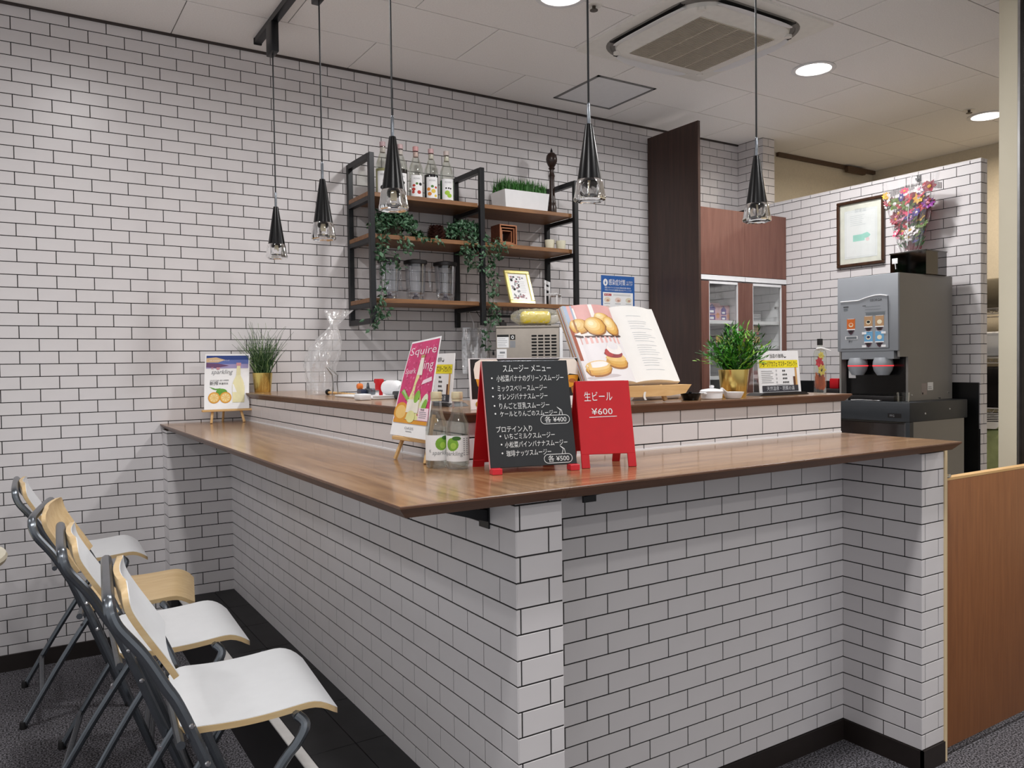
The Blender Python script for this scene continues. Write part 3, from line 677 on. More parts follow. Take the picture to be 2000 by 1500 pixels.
# blender jars
m_jar = thin('jar_plastic', (.94, .95, .965, 1), .045, .05, .5)
def jar(x, y, label, rz):
    t = T('blender_jar', label, 'blender jar', (x, y, SZ[2]+.0005), rz, 'clear blender jars on the bottom shelf'); t.scale = (.88, .88, 1)
    sq = lambda a, z: 1+.10*abs(math.cos(2*a))**3
    P('jug', B().lathe([(.040, .024), (.050, .026), (.052, .04), (.056, .11), (.060, .196), (.0575, .196), (.0535, .11), (.049, .045), (.030, .036), (0, .034)], 40, caps=False, wob=sq), m_jar, t)
    P('foot', B().lathe([(.050, .0), (.052, .003), (.050, .02), (.044, .024), (.044, .0)], 32, caps=False), m_jar, t)
    P('coupling', B().lathe([(0, .006), (.018, .006), (.022, .02), (.010, .03), (.008, .042), (0, .044)], 14, caps=False), M('coupling', '#77707a', .3, metal=.6), t)
    P('lid', B().lathe([(.0, .193), (.055, .193), (.066, .197), (.067, .213), (.063, .216), (.03, .2175), (.03, .222), (0, .223)], 36, caps=False, wob=sq), m_black, t)
    P('handle', B().tube([(.05, 0, .185), (.085, 0, .185), (.097, 0, .17), (.092, 0, .08), (.08, 0, .062), (.05, 0, .06)], .0075, 10), m_jar, t)
    q = D(cylf(.0575, 0, -.4))
    for i in range(6): q.rect(-.008, .06+i*.02, .008 if i % 2 else .004, .0608+i*.02, 0, .004)
    P('scale_marks', q, m_grey, t, None)
jar(1.70, 3.87, 'blender jar nearest the left frame, partly behind hanging ivy', 2.2)
jar(1.852, 3.87, 'middle of the three clear blender jars', 2.4)
jar(2.03, 3.87, 'blender jar nearest the middle frame of the shelf', 2.6)
# gold frame
gf = T('photo_frame', 'gold photo frame leaning back on the bottom shelf', 'picture frame', (2.405, 3.795, SZ[2]+.0005), 0)
TL_ = -.36; tf = XF(rx=TL_) ; w, h = .168, .21
b = B(); fw = .021
for q in ((0, w, 0, fw), (0, w, h-fw, h)): b.rbox(q[0], q[1], -.004, .012, q[2], q[3], .003, 1, 0, tf)
for q in ((0, fw, fw-.001, h-fw+.001), (w-fw, w, fw-.001, h-fw+.001)): b.rbox(q[0], q[1], -.004, .012, q[2], q[3], .003, 1, 0, tf)
P('frame', b, M('pale_gold', '#d8ca80', .3, metal=.3), gf, None); P('backing', B().box(.01, w-.01, .004, .011, .01, h-.01, 0, tf), m_black, gf, None)
q = D(lambda u, v, hh: tuple(tf @ Vector((u, .003-hh, v)))); q.rect(fw, fw, w-fw, h-fw, 0)
for i in range(70):
    u, v = ir.uniform(.035, .13), ir.uniform(.035, .17)
    if (u > .085 and .06 < v < .15): continue
    q.ell(u, v, ir.uniform(.003, .009), ir.uniform(.003, .008), ir.choice((1, 2, 2, 3)), .0006+.00002*i, 8)
q.lines(.088, .13, .07, .145, 7, 2, .0012)
P('picture', q, [m_paper, m_ink, m_grey, M('dusty_pink', '#a87f84', .7)], gf, None)
P('strut', B().xz([(.03, 0), (.09, 0), (.075, .13)], .07, .074, 0), m_panel, gf, None)
# mini bench
mb = T('miniature_bench', 'white miniature slatted bench at the right of the bottom shelf', 'ornament', (2.735, 3.845, SZ[2]+.0005), math.radians(42))
for i in range(3): P('seat_slat', B().box(-.062, .062, -.035+i*.022, -.017+i*.022, .062, .068), m_white, mb, None)
for i in range(2): P('back_slat', B().box(-.062, .062, .036, .041, .092+i*.034, .112+i*.034), m_white, mb, None)
for x in (-.052, .052):
    P('leg', B().box(x-.005, x+.005, -.036, -.028, 0, .062), m_white, mb, None); P('leg', B().box(x-.005, x+.005, .032, .0405, 0, .145), m_white, mb, None)
    P('arm', B().box(x-.005, x+.005, -.036, .034, .055, .0618), m_white, mb, None)
# wire rack hung under the board
wr_ = T('wire_rack', 'black wire rack hooked under the bottom shelf board', 'rack', (2.42, 3.86, SZ[2]-.0225)); b = B()
for y in (-.09, -.03, .03, .09): b.tube([(-.16, y, -.002), (-.13, y, -.045), (.17, y, -.045), (.19, y, -.002)], .0022, 6)
for i in range(9): x = -.12+i*.035; b.tube([(x, -.09, -.004), (x, -.09, -.045), (x, .09, -.045), (x, .09, -.004)], .002, 6)
P('wires', b, m_blk, wr_)
# ================================================================ back wall, right part: panel, cabinet and contents
O('side_panel', B().rbox(3.655, 3.675, 3.575, 4.035, 0, 2.787, .001, 1), m_panel, 'tall dark walnut end panel standing left of the cabinet', 'panel', smooth=None)
cb = T('cabinet', 'walnut wall cabinet with two plain upper doors and two glass doors', 'cabinet', (4.09, 3.8, 0))
def cp(nm, b, m, par=None, **k):
    o = P(nm, b, m, par or cb, None, **k)
    if not par: o.location = (-4.09, -3.8, 0)
    return o
x0, x1, xm, yf = 3.676, 4.498, 4.087, 3.59
b = B().box(x0, x0+.018, yf+.02, 4.03, 0, 2.262).box(x1-.018, x1, yf+.02, 4.03, 0, 2.262).box(x0, x1, 4.015, 4.03, 0, 2.262).box(x0, x1, yf+.02, 4.03, 2.244, 2.262).box(x0, x1, yf+.02, 4.03, 1.82, 1.838)
cp('carcass', b, m_white)
for a, c_ in ((x0, xm-.001), (xm+.001, x1)): cp('upper_door', B().box(a, c_, yf, yf+.018, 1.842, 2.262), m_cab)
for a, c_ in ((x0+.006, xm-.003), (xm+.003, x1-.004)):
    cp('top_rail', B().box(a, c_, yf-.004, yf+.03, 1.808, 1.838).box(a, c_, yf-.006, yf-.004, 1.808, 1.812), m_white, label='white rail')
for a, c_, l, r in ((x0, xm-.001, .082, .065), (xm+.001, x1, .075, .05)):
    dm = B().box(a, a+l, yf, yf+.018, .72, 1.80).box(c_-r, c_, yf, yf+.018, .72, 1.80)
    d_ = cp('glass_door', dm, m_cab)
    P('glass_pane', B().box(a+l, c_-r, yf+.008, yf+.012, .72, 1.80), m_glass, d_, None)
    P('metal_edge', B().box(a+l-.0005, a+l+.003, yf-.001, yf+.012, .72, 1.8).box(c_-r-.003, c_-r+.0005, yf-.001, yf+.012, .72, 1.8).box(a+l, c_-r, yf-.001, yf+.012, 1.785, 1.80), m_white, d_, None)
for z in (1.555, 1.392, 1.195): cp('shelf', B().box(x0+.018, xm-.01, yf+.03, 4.015, z-.022, z).box(xm+.01, x1-.018, yf+.03, 4.015, z-.022, z), m_white)
cp('divider', B().box(xm-.01, xm+.01, yf+.03, 4.015, .72, 1.82), m_white)
cp('hinge', B().rbox(x1-.075, x1-.055, yf+.02, yf+.04, 1.64, 1.656, .002).rbox(x1-.075, x1-.055, yf+.02, yf+.04, 1.3, 1.316, .002), m_steel)
cp('lower_door', B().box(x0, xm-.001, yf, yf+.018, .06, .715).box(xm+.001, x1, yf, yf+.018, .06, .715), m_cab)
m_pk = M('pink_pack', '#c99aa3', .4, var=.12, scale=30)
for i, (x, w, h, l) in enumerate(((3.80, .105, .135, 'leftmost of the pink printed packs behind the cabinet glass'), (3.915, .125, .120, 'middle pink printed pack behind the cabinet glass'), (4.02, .1, .105, 'pink printed pack behind the glass, nearest the middle stile'))):
    t = T('snack_pack', l, 'package', (x, 3.72, 1.5555), group='pink packs in the cabinet')
    P('pouch', B().rbox(-w/2, w/2, -.02, .02, 0, h, .008), m_pk, t)
    q = D(flat(0, -.0203, 0)); q.rect(-w*.36, .008, w*.1, h*.32, 0); q.rect(-w*.36, h*.4, w*.1, h*.66, 0); q.poly([(-w*.42, h*.66), (w*.16, h*.66), (-w*.13, h*.95)], 0)
    q.rect(-w*.28, h*.1, 0, h*.22, 1, .0008); q.rect(-w*.28, h*.46, 0, h*.58, 1, .0008); q.ell(w*.3, h*.3, w*.12, h*.16, 2)
    P('print', q, [M('print_purple', '#4d3f8f', .5), m_paper, M('print_orange', '#cf8a5a', .5)], t, None)
for i, (x, z, l) in enumerate(((4.20, 1.3925, 'lower-shelf yellow and black box behind the right cabinet glass, bottom of two'), (4.20, 1.463, 'yellow and black box behind the right cabinet glass, top of two'), (3.95, 1.3925, 'yellow and black box behind the left cabinet glass, half hidden by leaves'))):
    t = T('tea_box', l, 'box', (x, 3.70, z), group='yellow and black boxes in the cabinet')
    P('carton', B().rbox(-.07, .11, -.045, .045, 0, .069, .002, 1), M('box_dark', '#3a3420', .5), t)
    q = D(flat(0, -.0453, 0)); q.rect(-.062, .022, .102, .06, 0); q.text('茶茶', -.05, .028, .026, 1, .08); q.text('茶', .045, .028, .026, 1, .04); q.ell(.085, .012, .01, .008, 2)
    P('print', q, [M('print_yellow', '#c9a62c', .5), m_ink, m_red], t, None)
for i in range(5):
    O('plate', B().lathe([(0, 0), (.06, 0), (.085, .008), (.1, .0105), (.1, .012), (.084, .0100), (.058, .003), (0, .003)], 30, caps=False), m_white, 'white plate in the stack behind the right cabinet glass', 'plate', (4.31, 3.78, 1.5555+i*.0095), group='stacked white plates in the cabinet')
O('can', B().lathe([(0, 0), (.03, 0), (.031, .002), (.031, .1), (.028, .105), (0, .105)], 20, caps=False), M('can_dark', '#2b3a36', .4), 'dark jar behind the left cabinet glass, lower shelf', 'jar', (3.82, 3.7, 1.3925))
O('white_jar', B().lathe([(0, 0), (.04, 0), (.042, .004), (.042, .07), (.03, .085), (0, .086)], 20, caps=False), m_white, 'white jar low in the cabinet, left of the gold-potted plant', 'jar', (3.80, 3.68, 1.1955))
# poster on back wall
ps = T('poster', 'blue and white hygiene poster taped on the tiled wall', 'poster', (3.248, YB-PR-.0004, 1.42))
P('sheet', B().box(0, .282, -.0006, 0, 0, .437), m_paper, ps, None)
q = D(flat(0, -.0007, 0)); W_, Hh = .282, .437
q.rect(0, 0, W_, Hh, 0, .0002); q.rect(.014, .014, W_-.014, Hh-.108, 1, .0004); q.ell(.036, Hh-.045, .019, .023, 1); q.poly([(.03, Hh-.05), (.036, Hh-.032), (.042, Hh-.05), (.036, Hh-.06)], 0, .0009)
q.text('感染症対策', .063, Hh-.058, .032, 1, .14); q.text('へのご協力を', .21, Hh-.042, .011, 1, .056); q.text('お願いします', .21, Hh-.058, .011, 1, .056)
q.text('新型コロナウイルスを含む感染症対策の基本は', .03, Hh-.082, .009, 1, .22); q.text('手洗いやマスクの着用を含む咳エチケットです', .03, Hh-.098, .009, 1, .225)
for k, vb in ((0, .19), (1, .02)):
    q.rect(.025, vb+.115, .085, vb+.13, 2, .0008); q.text('手洗い' if k == 0 else '咳エチケット', .03, vb+.118, .008, 1, .05, 'L', .001); q.lines(.1, .25, vb+.116, vb+.13, 2, 3, .002, .2)
    for i in range(3):
        for j in range(2):
            u, v = .05+i*.09, vb+.09-j*.055
            q.ell(u, v, .026, .017, 4+(i+j+k) % 3, .0008); q.ell(u+.004, v-.004, .012, .007, 7, .001); q.rect(u-.025, v-.026, u+.022, v-.023, 3, .0008)
q.rect(.02, .178, .262, .1795, 3, .0008)
P('print', q, [M('poster_blue', '#2b5ea6', .6), m_paper, M('poster_red', '#b5454d', .6), m_grey, M('skin_a', '#e9d9c4', .6), M('skin_b', '#e6cfc6', .6), M('skin_c', '#e3dcc6', .6), M('skin_d', '#c79a86', .6)], ps, None)
# ice machine and what lies on it
cn = O('back_counter', B().box(1.5, 3.63, 3.45, 4.03, .0, .86).box(1.48, 3.64, 3.42, 4.03, .86, .89), m_steel, 'stainless back counter under the wall shelf, hidden behind the ledge', 'counter', smooth=None)
im = T('ice_machine', 'brushed steel ice machine with a black louvred vent', 'appliance', (2.128, 3.505, .8905), math.radians(-31)); im.scale = (.81, .8, 1)
m_ice = M('warm_steel', '#a39b92', .38, metal=.55, var=.04)
P('casing', B().rbox(0, .402, .0, .45, .02, .585, .004), m_ice, im); P('top_cover', B().rbox(-.002, .404, -.003, .452, .585, .597, .003), m_ice, im)
P('corner_post', B().rbox(.404, .424, .0, .02, .0, .585, .002), m_white, im); P('base', B().box(.01, .39, .01, .44, 0, .02), m_black, im, None)
for i in range(4):
    for j in range(14): P('vent_slot', B().rbox(.225+i*.042, .258+i*.042, -.0022, .002, .325+j*.0165, .3345+j*.0165, .002, 1), m_gblk, im, None) if j > 0 else None
q = D(flat(0, -.0005, 0)); q.rect(.006, .485, .08, .545, 0); q.rect(.006, .54, .08, .552, 1, .0006); q.rect(.088, .525, .122, .552, 1); q.ell(.105, .538, .009, .009, 0, .0008, 16); q.ell(.105, .538, .005, .005, 1, .001, 12); q.rect(.088, .485, .122, .52, 2)
q.rect(.003, .41, .066, .478, 0); q.lines(.01, .074, .49, .535, 5, 2, .002); q.lines(.008, .06, .415, .45, 4, 2, .002); q.rect(.022, .455, .055, .465, 2, .0006)
P('stickers', q, [m_paper, m_ink, m_grey], im, None)
P('knob', B().lathe([(.0, 0), (.013, 0), (.013, .012), (0, .014)], 14, tf=XF((-.012, .03, .46), ry=-PI/2)).lathe([(.0, 0), (.013, 0), (.013, .012), (0, .014)], 14, tf=XF((-.012, .03, .42), ry=-PI/2)), m_gblk, im)
ZI = .8905+.597
O('binder_clip', B().xz([(-.018, 0), (.018, 0), (.016, .022), (.004, .024), (.003, .034), (-.003, .034), (-.004, .024), (-.016, .022)], -.006, .006), m_black, 'small black clip standing on the ice machine', 'clip', (2.2, 3.55, ZI+.0005), smooth=None)
pk = T('wrapped_pack', 'yellow pack in a clear crumpled wrapper on the ice machine', 'package', (2.375, 3.50, ZI+.006), -.5)
P('filling', B().rbox(-.085, .075, -.04, .04, .010, .075, .022, 4), M('bright_yellow', '#e9d21f', .4, var=.08), pk)
b = B()
def wrap(u, v):
    a = 2*PI*u; s_ = v*2-1; r_ = (1-abs(s_)**4)*.9+.1; n_ = .004*math.sin(9*a+14*s_)+.003*math.sin(23*s_+5*a)
    return (s_*.135, (.047+n_)*math.cos(a)*r_, .045+(.042+n_)*math.sin(a)*(.25+.75*r_))
b.grid(wrap, 28, 22); P('wrapper', b, thin('wrapper_film', (.98, .98, .97, 1), .06, .12, .3, haze=.16, hcol=(.95, .95, .9, 1), bump=.6, bscale=50), pk, 60)
# hanging clear sheet
b = B()
b.sheet(lambda u, v, h: (2.165+u*.155, 3.93+.012*math.sin(u*16+v*3)+.004*math.sin(u*40)+h, 1.50-.26*v), 30, 8, .0008)
t = T('plastic_bag', 'clear plastic bag hanging from the shelf above the beer poster', 'bag', (0, 0, 0)); P('film', b, thin('clear_film2', (.93, .93, .95, 1), .16, .1, haze=.3, hcol=(.95, .95, .96, 1), bump=.6, bscale=25), t)
P('hook', B().tube([(2.24, 3.93, 1.49), (2.24, 3.93, 1.52), (2.24, 3.99, 1.607)], .003, 6), m_white, t)
# ================================================================ right partition: certificate, bouquet, coffee machine
cf = T('framed_certificate', 'framed certificate in thin dark brown frame on the partition', 'picture frame', (XR-PR-.001, 3.19, 1.872), -PI/2)
w, h = .325, .412; fw = .019; b = B(); m_fr = wood('dark_frame', '#2f1d14', '#4d3322', 'Z', .35, 8, 4)
for q in ((0, w, 0, fw), (0, w, h-fw, h), (0, fw, fw, h-fw), (w-fw, w, fw, h-fw)): b.rbox(q[0], q[1], -.02, 0, q[2], q[3], .003, 1)
P('frame', b, m_fr, cf, None); P('mount', B().box(fw, w-fw, -.006, 0, fw, h-fw), M('mount', '#e8e6dc', .7), cf, None)
q = D(flat(0, -.0062, 0)); q.rect(.05, .05, w-.05, h-.06, 0)
for i in range(4): q.line([(.052+i*.003, .052+i*.003), (w-.052-i*.003, .052+i*.003), (w-.052-i*.003, h-.062-i*.003), (.052+i*.003, h-.062-i*.003)], .0012, 1, .0008, True) if i in (0, 3) else None
q.lines(.09, .2, .25, .32, 6, 1, .0018, .4, .0008, random.Random(3)); q.text('認定証', w/2, .335, .02, 1, None, 'C'); q.rect(.11, .155, .19, .195, 2, .0008); q.ell(.2, .185, .03, .02, 2, .0009, 5); q.ell(.21, .16, .012, .012, 3, .001)
P('print', q, [m_paper, M('ink_pale', '#c9cdd0', .7), M('mint', '#a9dcd0', .7), M('pale_pink', '#efd4d6', .7)], cf, None)
P('glass', B().box(fw, w-fw, -.014, -.012, fw, h-fw), m_glass, cf, None)
hk = O('wall_hook', B().rbox(-.012, .012, -.006, 0, -.02, .02, .003).tube([(0, -.006, -.006), (0, -.03, -.016), (0, -.034, -.004)], .004, 8), m_black, 'black hook clipped on the partition above the wrapped bouquet', 'hook', (XR-PR-.001, 2.655, 2.338), -PI/2)
bq = T('bouquet', 'bright mixed bouquet wrapped in clear film hanging on the partition', 'bouquet', (4.43, 2.64, 1.885), -PI/2)
rq = random.Random(21); pal = ['#c41f35', '#d9406a', '#e79ab0', '#7a2a80', '#4a3a90', '#d6a82a', '#eee6e6', '#b0121f', '#5f7a22', '#8a2a3a']
mp_ = [M('petal_%d' % i, x, .5, var=.2, scale=60) for i, x in enumerate(pal)]
def flower(par, p, r, m, m2, npet=8):
    b = B(); tf = XF(p, rx=rq.uniform(.9, 1.5), rz=rq.uniform(-.6, .6))
    for k in range(npet):
        a = 2*PI*k/npet; d = Vector((math.cos(a), math.sin(a), .35))
        v = []; leaf(b, Vector((0, 0, 0)), Vector((math.cos(a), math.sin(a), .35)), Vector((0, 0, 1)), r, r*.42); 
    b2 = B(); b2.v = [tuple(tf @ Vector(q)) for q in b.v]; b2.f, b2.m = b.f, b.m
    o = P('flower', b2, m, par, None)
    P('flower_centre', B().lathe([(r*.3, 0), (r*.25, r*.2), (0, r*.3)], 8, tf=tf), m2, o)
fan = [(-.045+.0, .03), (.045, .03)]+[(.105*math.cos(a), .24+.12*math.sin(a)) for a in [PI*k/14 for k in range(15)]]
P('backing_paper', B().xz(fan, -.016, -.012), M('deep_red_paper', '#8f2233', .6, var=.3, scale=40), bq, None)
for i in range(74):
    v = rq.random(); z = .09+.30*v; hw = .05+.105*v; x = rq.uniform(-1, 1)*hw; y = -.03-.03*rq.random()
    k = rq.choice(range(10)) if z > .14 else rq.choice((8, 8, 4, 6))
    flower(bq, (x, y, z-.02*abs(x)/hw), rq.uniform(.026, .044), mp_[k], mp_[rq.choice((5, 6, 2, 9))], rq.choice((6, 8, 10)))
b = B()
for i in range(60):
    a = rq.uniform(-1, 1); p = Vector((a*.02, -.03, .03)); leaf(b, Vector((a*(.06), -.02-.03*rq.random(), rq.uniform(.04, .16))), Vector((a, -.2, .7)), Vector((0, -1, 0)), rq.uniform(.03, .06), .007)
P('greenery', b, m_leaf2, bq, None, stuff=True)
b = B()
for i in range(44):
    x = -.16+.32*i/43; z = .375-.9*x*x; b.box(x-.0012, x+.0012, -.012, -.009, z, z+.035)
P('frill', b, M('frill_dark', '#3a2c33', .6), bq, None, stuff=True)
b = B(); b.grid(lambda u, v: ((.045+.125*v**.8)*math.sin((u-.5)*PI*.98)+.006*math.sin(u*40), -.05-.045*math.cos((u-.5)*PI)*(.5+.5*v)+.006*math.sin(u*37+v*9), v*.44), 34, 10); P('film_wrap', b, m_film, bq, 60)
P('tie', B().tube([(0, -.03, .44), (0, -.03, .452)], .004, 8).tube([(0, -.034, .45), (-.0, -.07, .2), (.0, -.075, .05)], .002, 6), m_white, bq)
ab = T('smoked_box', 'smoked brown acrylic box on top of the coffee machine', 'box', (4.28, 2.53, 1.7435), -PI/2)
m_sm = thin('smoked_acrylic', (.16, .10, .06, 1), .10, .05); w = .205
for q in ((-w/2, w/2, -.1, -.097), (-w/2, w/2, .097, .1)): P('side', B().box(q[0], q[1], q[2], q[3], 0, .128), m_sm, ab, None)
for q in ((-w/2, -w/2+.003), (w/2-.003, w/2)): P('side', B().box(q[0], q[1], -.097, .097, 0, .128), m_sm, ab, None)
P('bottom', B().box(-w/2, w/2, -.1, .1, 0, .003), m_sm, ab, None); P('lid', B().rbox(-w/2-.004, w/2+.004, -.104, .104, .128, .134, .002, 1), m_sm, ab, None)
P('ribbon', B().rbox(-w/2+.012, -w/2+.045, -.1035, -.1005, .075, .105, .004).tube([(-w/2+.03, -.104, .08), (-w/2+.036, -.106, .045)], .002, 6), m_white, ab)
# fridge under the coffee machine
fr = T('undercounter_fridge', 'undercounter fridge with charcoal top rim and grey side', 'fridge', (3.885, 2.342, 0))
def fp(nm, b, m, s_=None, **k): return P(nm, b, m, fr, s_, **k)
m_dg = M('charcoal', '#34373b', .42, var=.05); m_fs = M('grey_side', '#8f8b84', .5, var=.03, scale=4)
fp('casing', B().box(.03, .52, .004, 1.15, .06, .965), m_fs); fp('top_rim', B().rbox(0, .55, 0, 1.16, .965, 1.066, .005), m_dg, 35)
for i in range(2): fp('door', B().rbox(.004, .03, .03+i*.565, .565+i*.565, .08, .955, .004), M('door_brown', '#1e1512', .2, coat=.4), 35)
fp('door_edge', B().box(.001, .006, .022, .03, .06, .96).box(.0, .008, .425, .432, .06, .96), m_steel); fp('corner_post', B().box(.0, .032, .0, .022, .05, .965), m_dg)
for y in (.06, 1.09):
    for x in (.05, .48): fp('foot', B().lathe([(.02, 0), (.018, .06)], 12, x, y), m_black, 35)
q = D(lambda u, v, hh: (-.0008-hh, .12-u, .985+v)); q.rect(-.0, 0, .075, .022, 0); q.text('FFG', .012, .005, .012, 1); P('badge', q, [m_black, m_grey], fr, None)
fp('screw', B().lathe([(.006, 0), (.004, .003), (0, .003)], 10, tf=XF((.14, 0, 1.005), rx=PI/2)).lathe([(.005, 0), (.004, .003), (0, .003)], 10, tf=XF((.37, 0, 1.02), rx=PI/2)), m_steel, 35)
# coffee machine
cm_ = T('coffee_machine', 'grey coffee dispenser with picture buttons and two nozzles', 'coffee machine', (3.956, 2.44, 1.0665))
m_cg = M('machine_grey', '#9a9ea4', .42, metal=.1, var=.03, scale=5); m_cs = M('machine_side', '#8d8a86', .45, metal=.1, var=.03, scale=5)
def kp(nm, b, m, s_=35, **k): return P(nm, b, m, cm_, s_, **k)
kp('side_panel', B().xz([(.0, .235), (.075, .235), (.075, -.02+.02), (.5, .0), (.5, .677), (.0, .677)], -.001, .012), m_cs, None)
kp('cabinet_body', B().box(.075, .5, .012, .36, .03, .676).box(.02, .08, .012, .36, .27, .676), m_cs, None)
kp('front_door', B().rbox(-.012, .02, .0, .362, .268, .677, .005), m_cg); kp('left_side', B().box(.02, .5, .360, .372, .03, .676), m_cs, None)
kp('recess_back', B().box(.066, .0755, .012, .36, .03, .27), M('recess_black', '#0d0d0e', .25, coat=.3), None)
kp('chin', B().prism([(-.004, .03), (.05, .03), (.05, .34), (-.004, .34)], .225, .268), m_cg, None)
kp('arm', B().add([(.02, .362, .27), (.07, .362, .27), (.02, .372, .27), (.07, .372, .27), (.066, .362, .17), (.09, .362, .17), (.066, .372, .17), (.09, .372, .17)], [[0, 1, 3, 2], [4, 6, 7, 5], [0, 4, 5, 1], [2, 3, 7, 6], [0, 2, 6, 4], [1, 5, 7, 3]]), m_cg, None)
for y in (.105, .255):
    n_ = kp('nozzle', B().lathe([(.030, .02), (.046, .045), (.052, .07), (.050, .095), (.042, .115)], 26, .018, y, tf=XF((0, 0, .118))), m_cg)
    P('light_band', B().lathe([(.0525, .186), (.0528, .192)], 26, .018, y, caps=False), M('red_glow', '#d2343a', .4, var=0, emit=1.2), n_)
kp('drip_tray', B().rbox(-.02, .1, .02, .35, .0, .028, .004), m_black); kp('tray_grate', B().box(-.01, .09, .03, .34, .0285, .031), m_gblk, None)
kp('leg', B().lathe([(.014, -.0005), (.014, .03)], 12, .47, .03), m_chrome); kp('leg', B().lathe([(.014, -.0005), (.014, .03)], 12, .47, .33), m_chrome)
kp('label_plate', B().box(.0655, .066, .30, .345, .12, .205), m_paper, None); kp('screw', B().lathe([(.005, 0), (.003, .003), (0, .003)], 10, tf=XF((.11, -.001, .03), rx=PI/2)).lathe([(.005, 0), (.003, .003), (0, .003)], 10, tf=XF((.46, -.001, .035), rx=PI/2)), m_steel)
# control panel, raised with an arched top edge
ff = lambda u, v, hh: (-.0125-hh, .335-u, v)
def arch(u): return .545+(.022*math.sin(max(0, min(1, (u-.11)/.12))*PI/2)-.010*max(0, (u-.24)/.05) if u > .11 else 0)
us = [.0+.28*i/30 for i in range(31)]
b = B(); poly = [(u, arch(u)) for u in us]+[(.285, .285), (0, .285)]; n = len(poly)
b.add([ff(u, v, .008) for u, v in poly]+[ff(u, v, -.003) for u, v in poly], [list(range(n))]+[[i, n+i, n+(i+1) % n, (i+1) % n] for i in range(n)]); kp('control_panel', b, m_cg, None)
b = B(); b.tube([ff(u, arch(u), .008) for u in us], .0032, 8); kp('panel_trim', b, m_white)
q = D(lambda u, v, hh: ff(u, v, .0085+hh)); q.text('GEORGIA', .215, .535, .014, 1, .07, 'C')
q.rect(.018, .512, .05, .517, 1); q.rect(.02, .495, .045, .507, 2); q.lines(.15, .27, .47, .515, 3, 2, .002); q.rect(.155, .462, .265, .475, 2); q.rect(.135, .512, .155, .515, 1)
for (u, v, mi, d) in ((.04, .39, 3, 3), (.145, .40, 4, 1), (.21, .40, 4, 5), (.145, .318, 6, 7), (.21, .318, 6, 5)):
    q.rect(u, v, u+.05, v+.058, mi); q.ell(u+.025, v+.024, .014, .012, 5, .0008); q.ell(u+.025, v+.026, .010, .007, d, .001); q.rect(u, v-.004, u+.05, v+.002, 0, .001); q.rect(u+.004, v+.056, u+.046, v+.058, 0, .001)
    q.poly([(u+.004, v-.004), (u+.046, v-.004), (u+.036, v-.022), (u+.025, v-.03), (u+.014, v-.022)], 8, .0008); q.ell(u+.025, v-.012, .010, .008, 1, .001)
q.rect(.03, .335, .105, .352, 0); q.rect(.035, .337, .1, .350, 2, .0008); q.text('押す', .05, .318, .01, 1)
for u, v in ((.132, .36), (.245, .36), (.132, .289), (.245, .289)): q.rect(u, v, u+.026, v+.012, 0, .0012)
kp('panel_print', q, [m_paper, m_ink, M('print_grey', '#6c7277', .6), M('btn_orange', '#cf6a2c', .5), M('btn_tan', '#b8936e', .5), M('btn_cream', '#eadfc4', .5), M('btn_blue', '#6fa8d0', .5), M('btn_navy', '#26345e', .5), M('btn_plum', '#4a2f3c', .4)], None)
q = D(lambda u, v, hh: (.2+u, -.0013-hh, .03+v)); q.rect(.0, 0, .05, .06, 0); q.rect(.056, .022, .11, .065, 1); q.lines(.062, .104, .026, .045, 2, 2, .003); q.ell(.01, .006, .006, .006, 3); q.lines(.004, .045, .02, .055, 4, 2, .0015)
kp('side_stickers', q, [M('sticker_pinkgrey', '#a59894', .6), m_paper, m_grey, m_ink], None)
kp('cable', B().tube([(.2, .06, .01), (.3, .01, .012), (.38, .0, .006), (.46, .06, .02)], .004, 8), m_gun)
b = B().lathe([(0, 0), (.03, 0), (.034, .05), (.0325, .05), (.029, .004), (0, .004)], 24, caps=False)
O('tumbler', b, m_glass, 'small clear tumbler on the fridge top before the coffee machine', 'glass', (3.912, 2.392, 1.0665))
O('dessert_spoon', B().tube([(0, 0, .004), (.0, .08, .006), (0, .12, .004)], [.004, .003, .004], 8).rbox(-.014, .014, -.045, .0, .001, .007, .003), m_steel, 'metal spoon lying on the fridge rim left of the tumbler', 'spoon', (3.905, 2.56, 1.0665), 0.15)
O('lever', B().tube([(0, 0, .006), (.01, .05, .008), (0, .11, .006)], .006, 8), m_offw, 'pale handle lying on the fridge top near the ledge end', 'utensil', (3.915, 2.72, 1.0665), .2)
O('red_packet', B().rbox(-.012, .012, -.03, .03, 0, .06, .006), m_red, 'small red packet standing on the fridge beside the coffee machine', 'package', (4.1, 2.93, 1.0665+.055))
O('small_box', B().rbox(-.05, .05, -.06, .06, 0, .054, .004), m_black, 'low black box on the fridge under the red packet', 'box', (4.1, 2.93, 1.0665))
# back room rack
rk = T('wire_rack', 'chrome wire rack in the back room beyond the partition', 'rack', (5.8, 2.85, 0))
for x in (-.2, .25):
    for y in (-.4, .4): P('post', B().lathe([(.012, 0), (.012, 1.9)], 10, x, y), m_chrome, rk)
for z in (.45, .95, 1.29, 1.62):
    b = B()
    for x in (-.2, .25): b.tube([(x, -.4, z), (x, .4, z)], .005, 6).tube([(x, -.4, z-.035), (x, .4, z-.035)], .004, 6)
    for i in range(17): b.tube([(-.2, -.4+i*.05, z), (.25, -.4+i*.05, z)], .003, 5); b.tube([(-.2, -.4+i*.05, z-.035), (-.2, -.375+i*.05, z), (-.2, -.35+i*.05, z-.035)], .002, 4) if i < 16 else None
    P('wire_shelf', b, m_chrome, rk, None)
O('storage_bin', B().rbox(-.18, .2, -.3, .3, 0, .2, .02), M('olive_box', '#6b6250', .6), 'olive brown box on the back-room rack, upper shelf', 'box', (5.8, 2.85, 1.627))
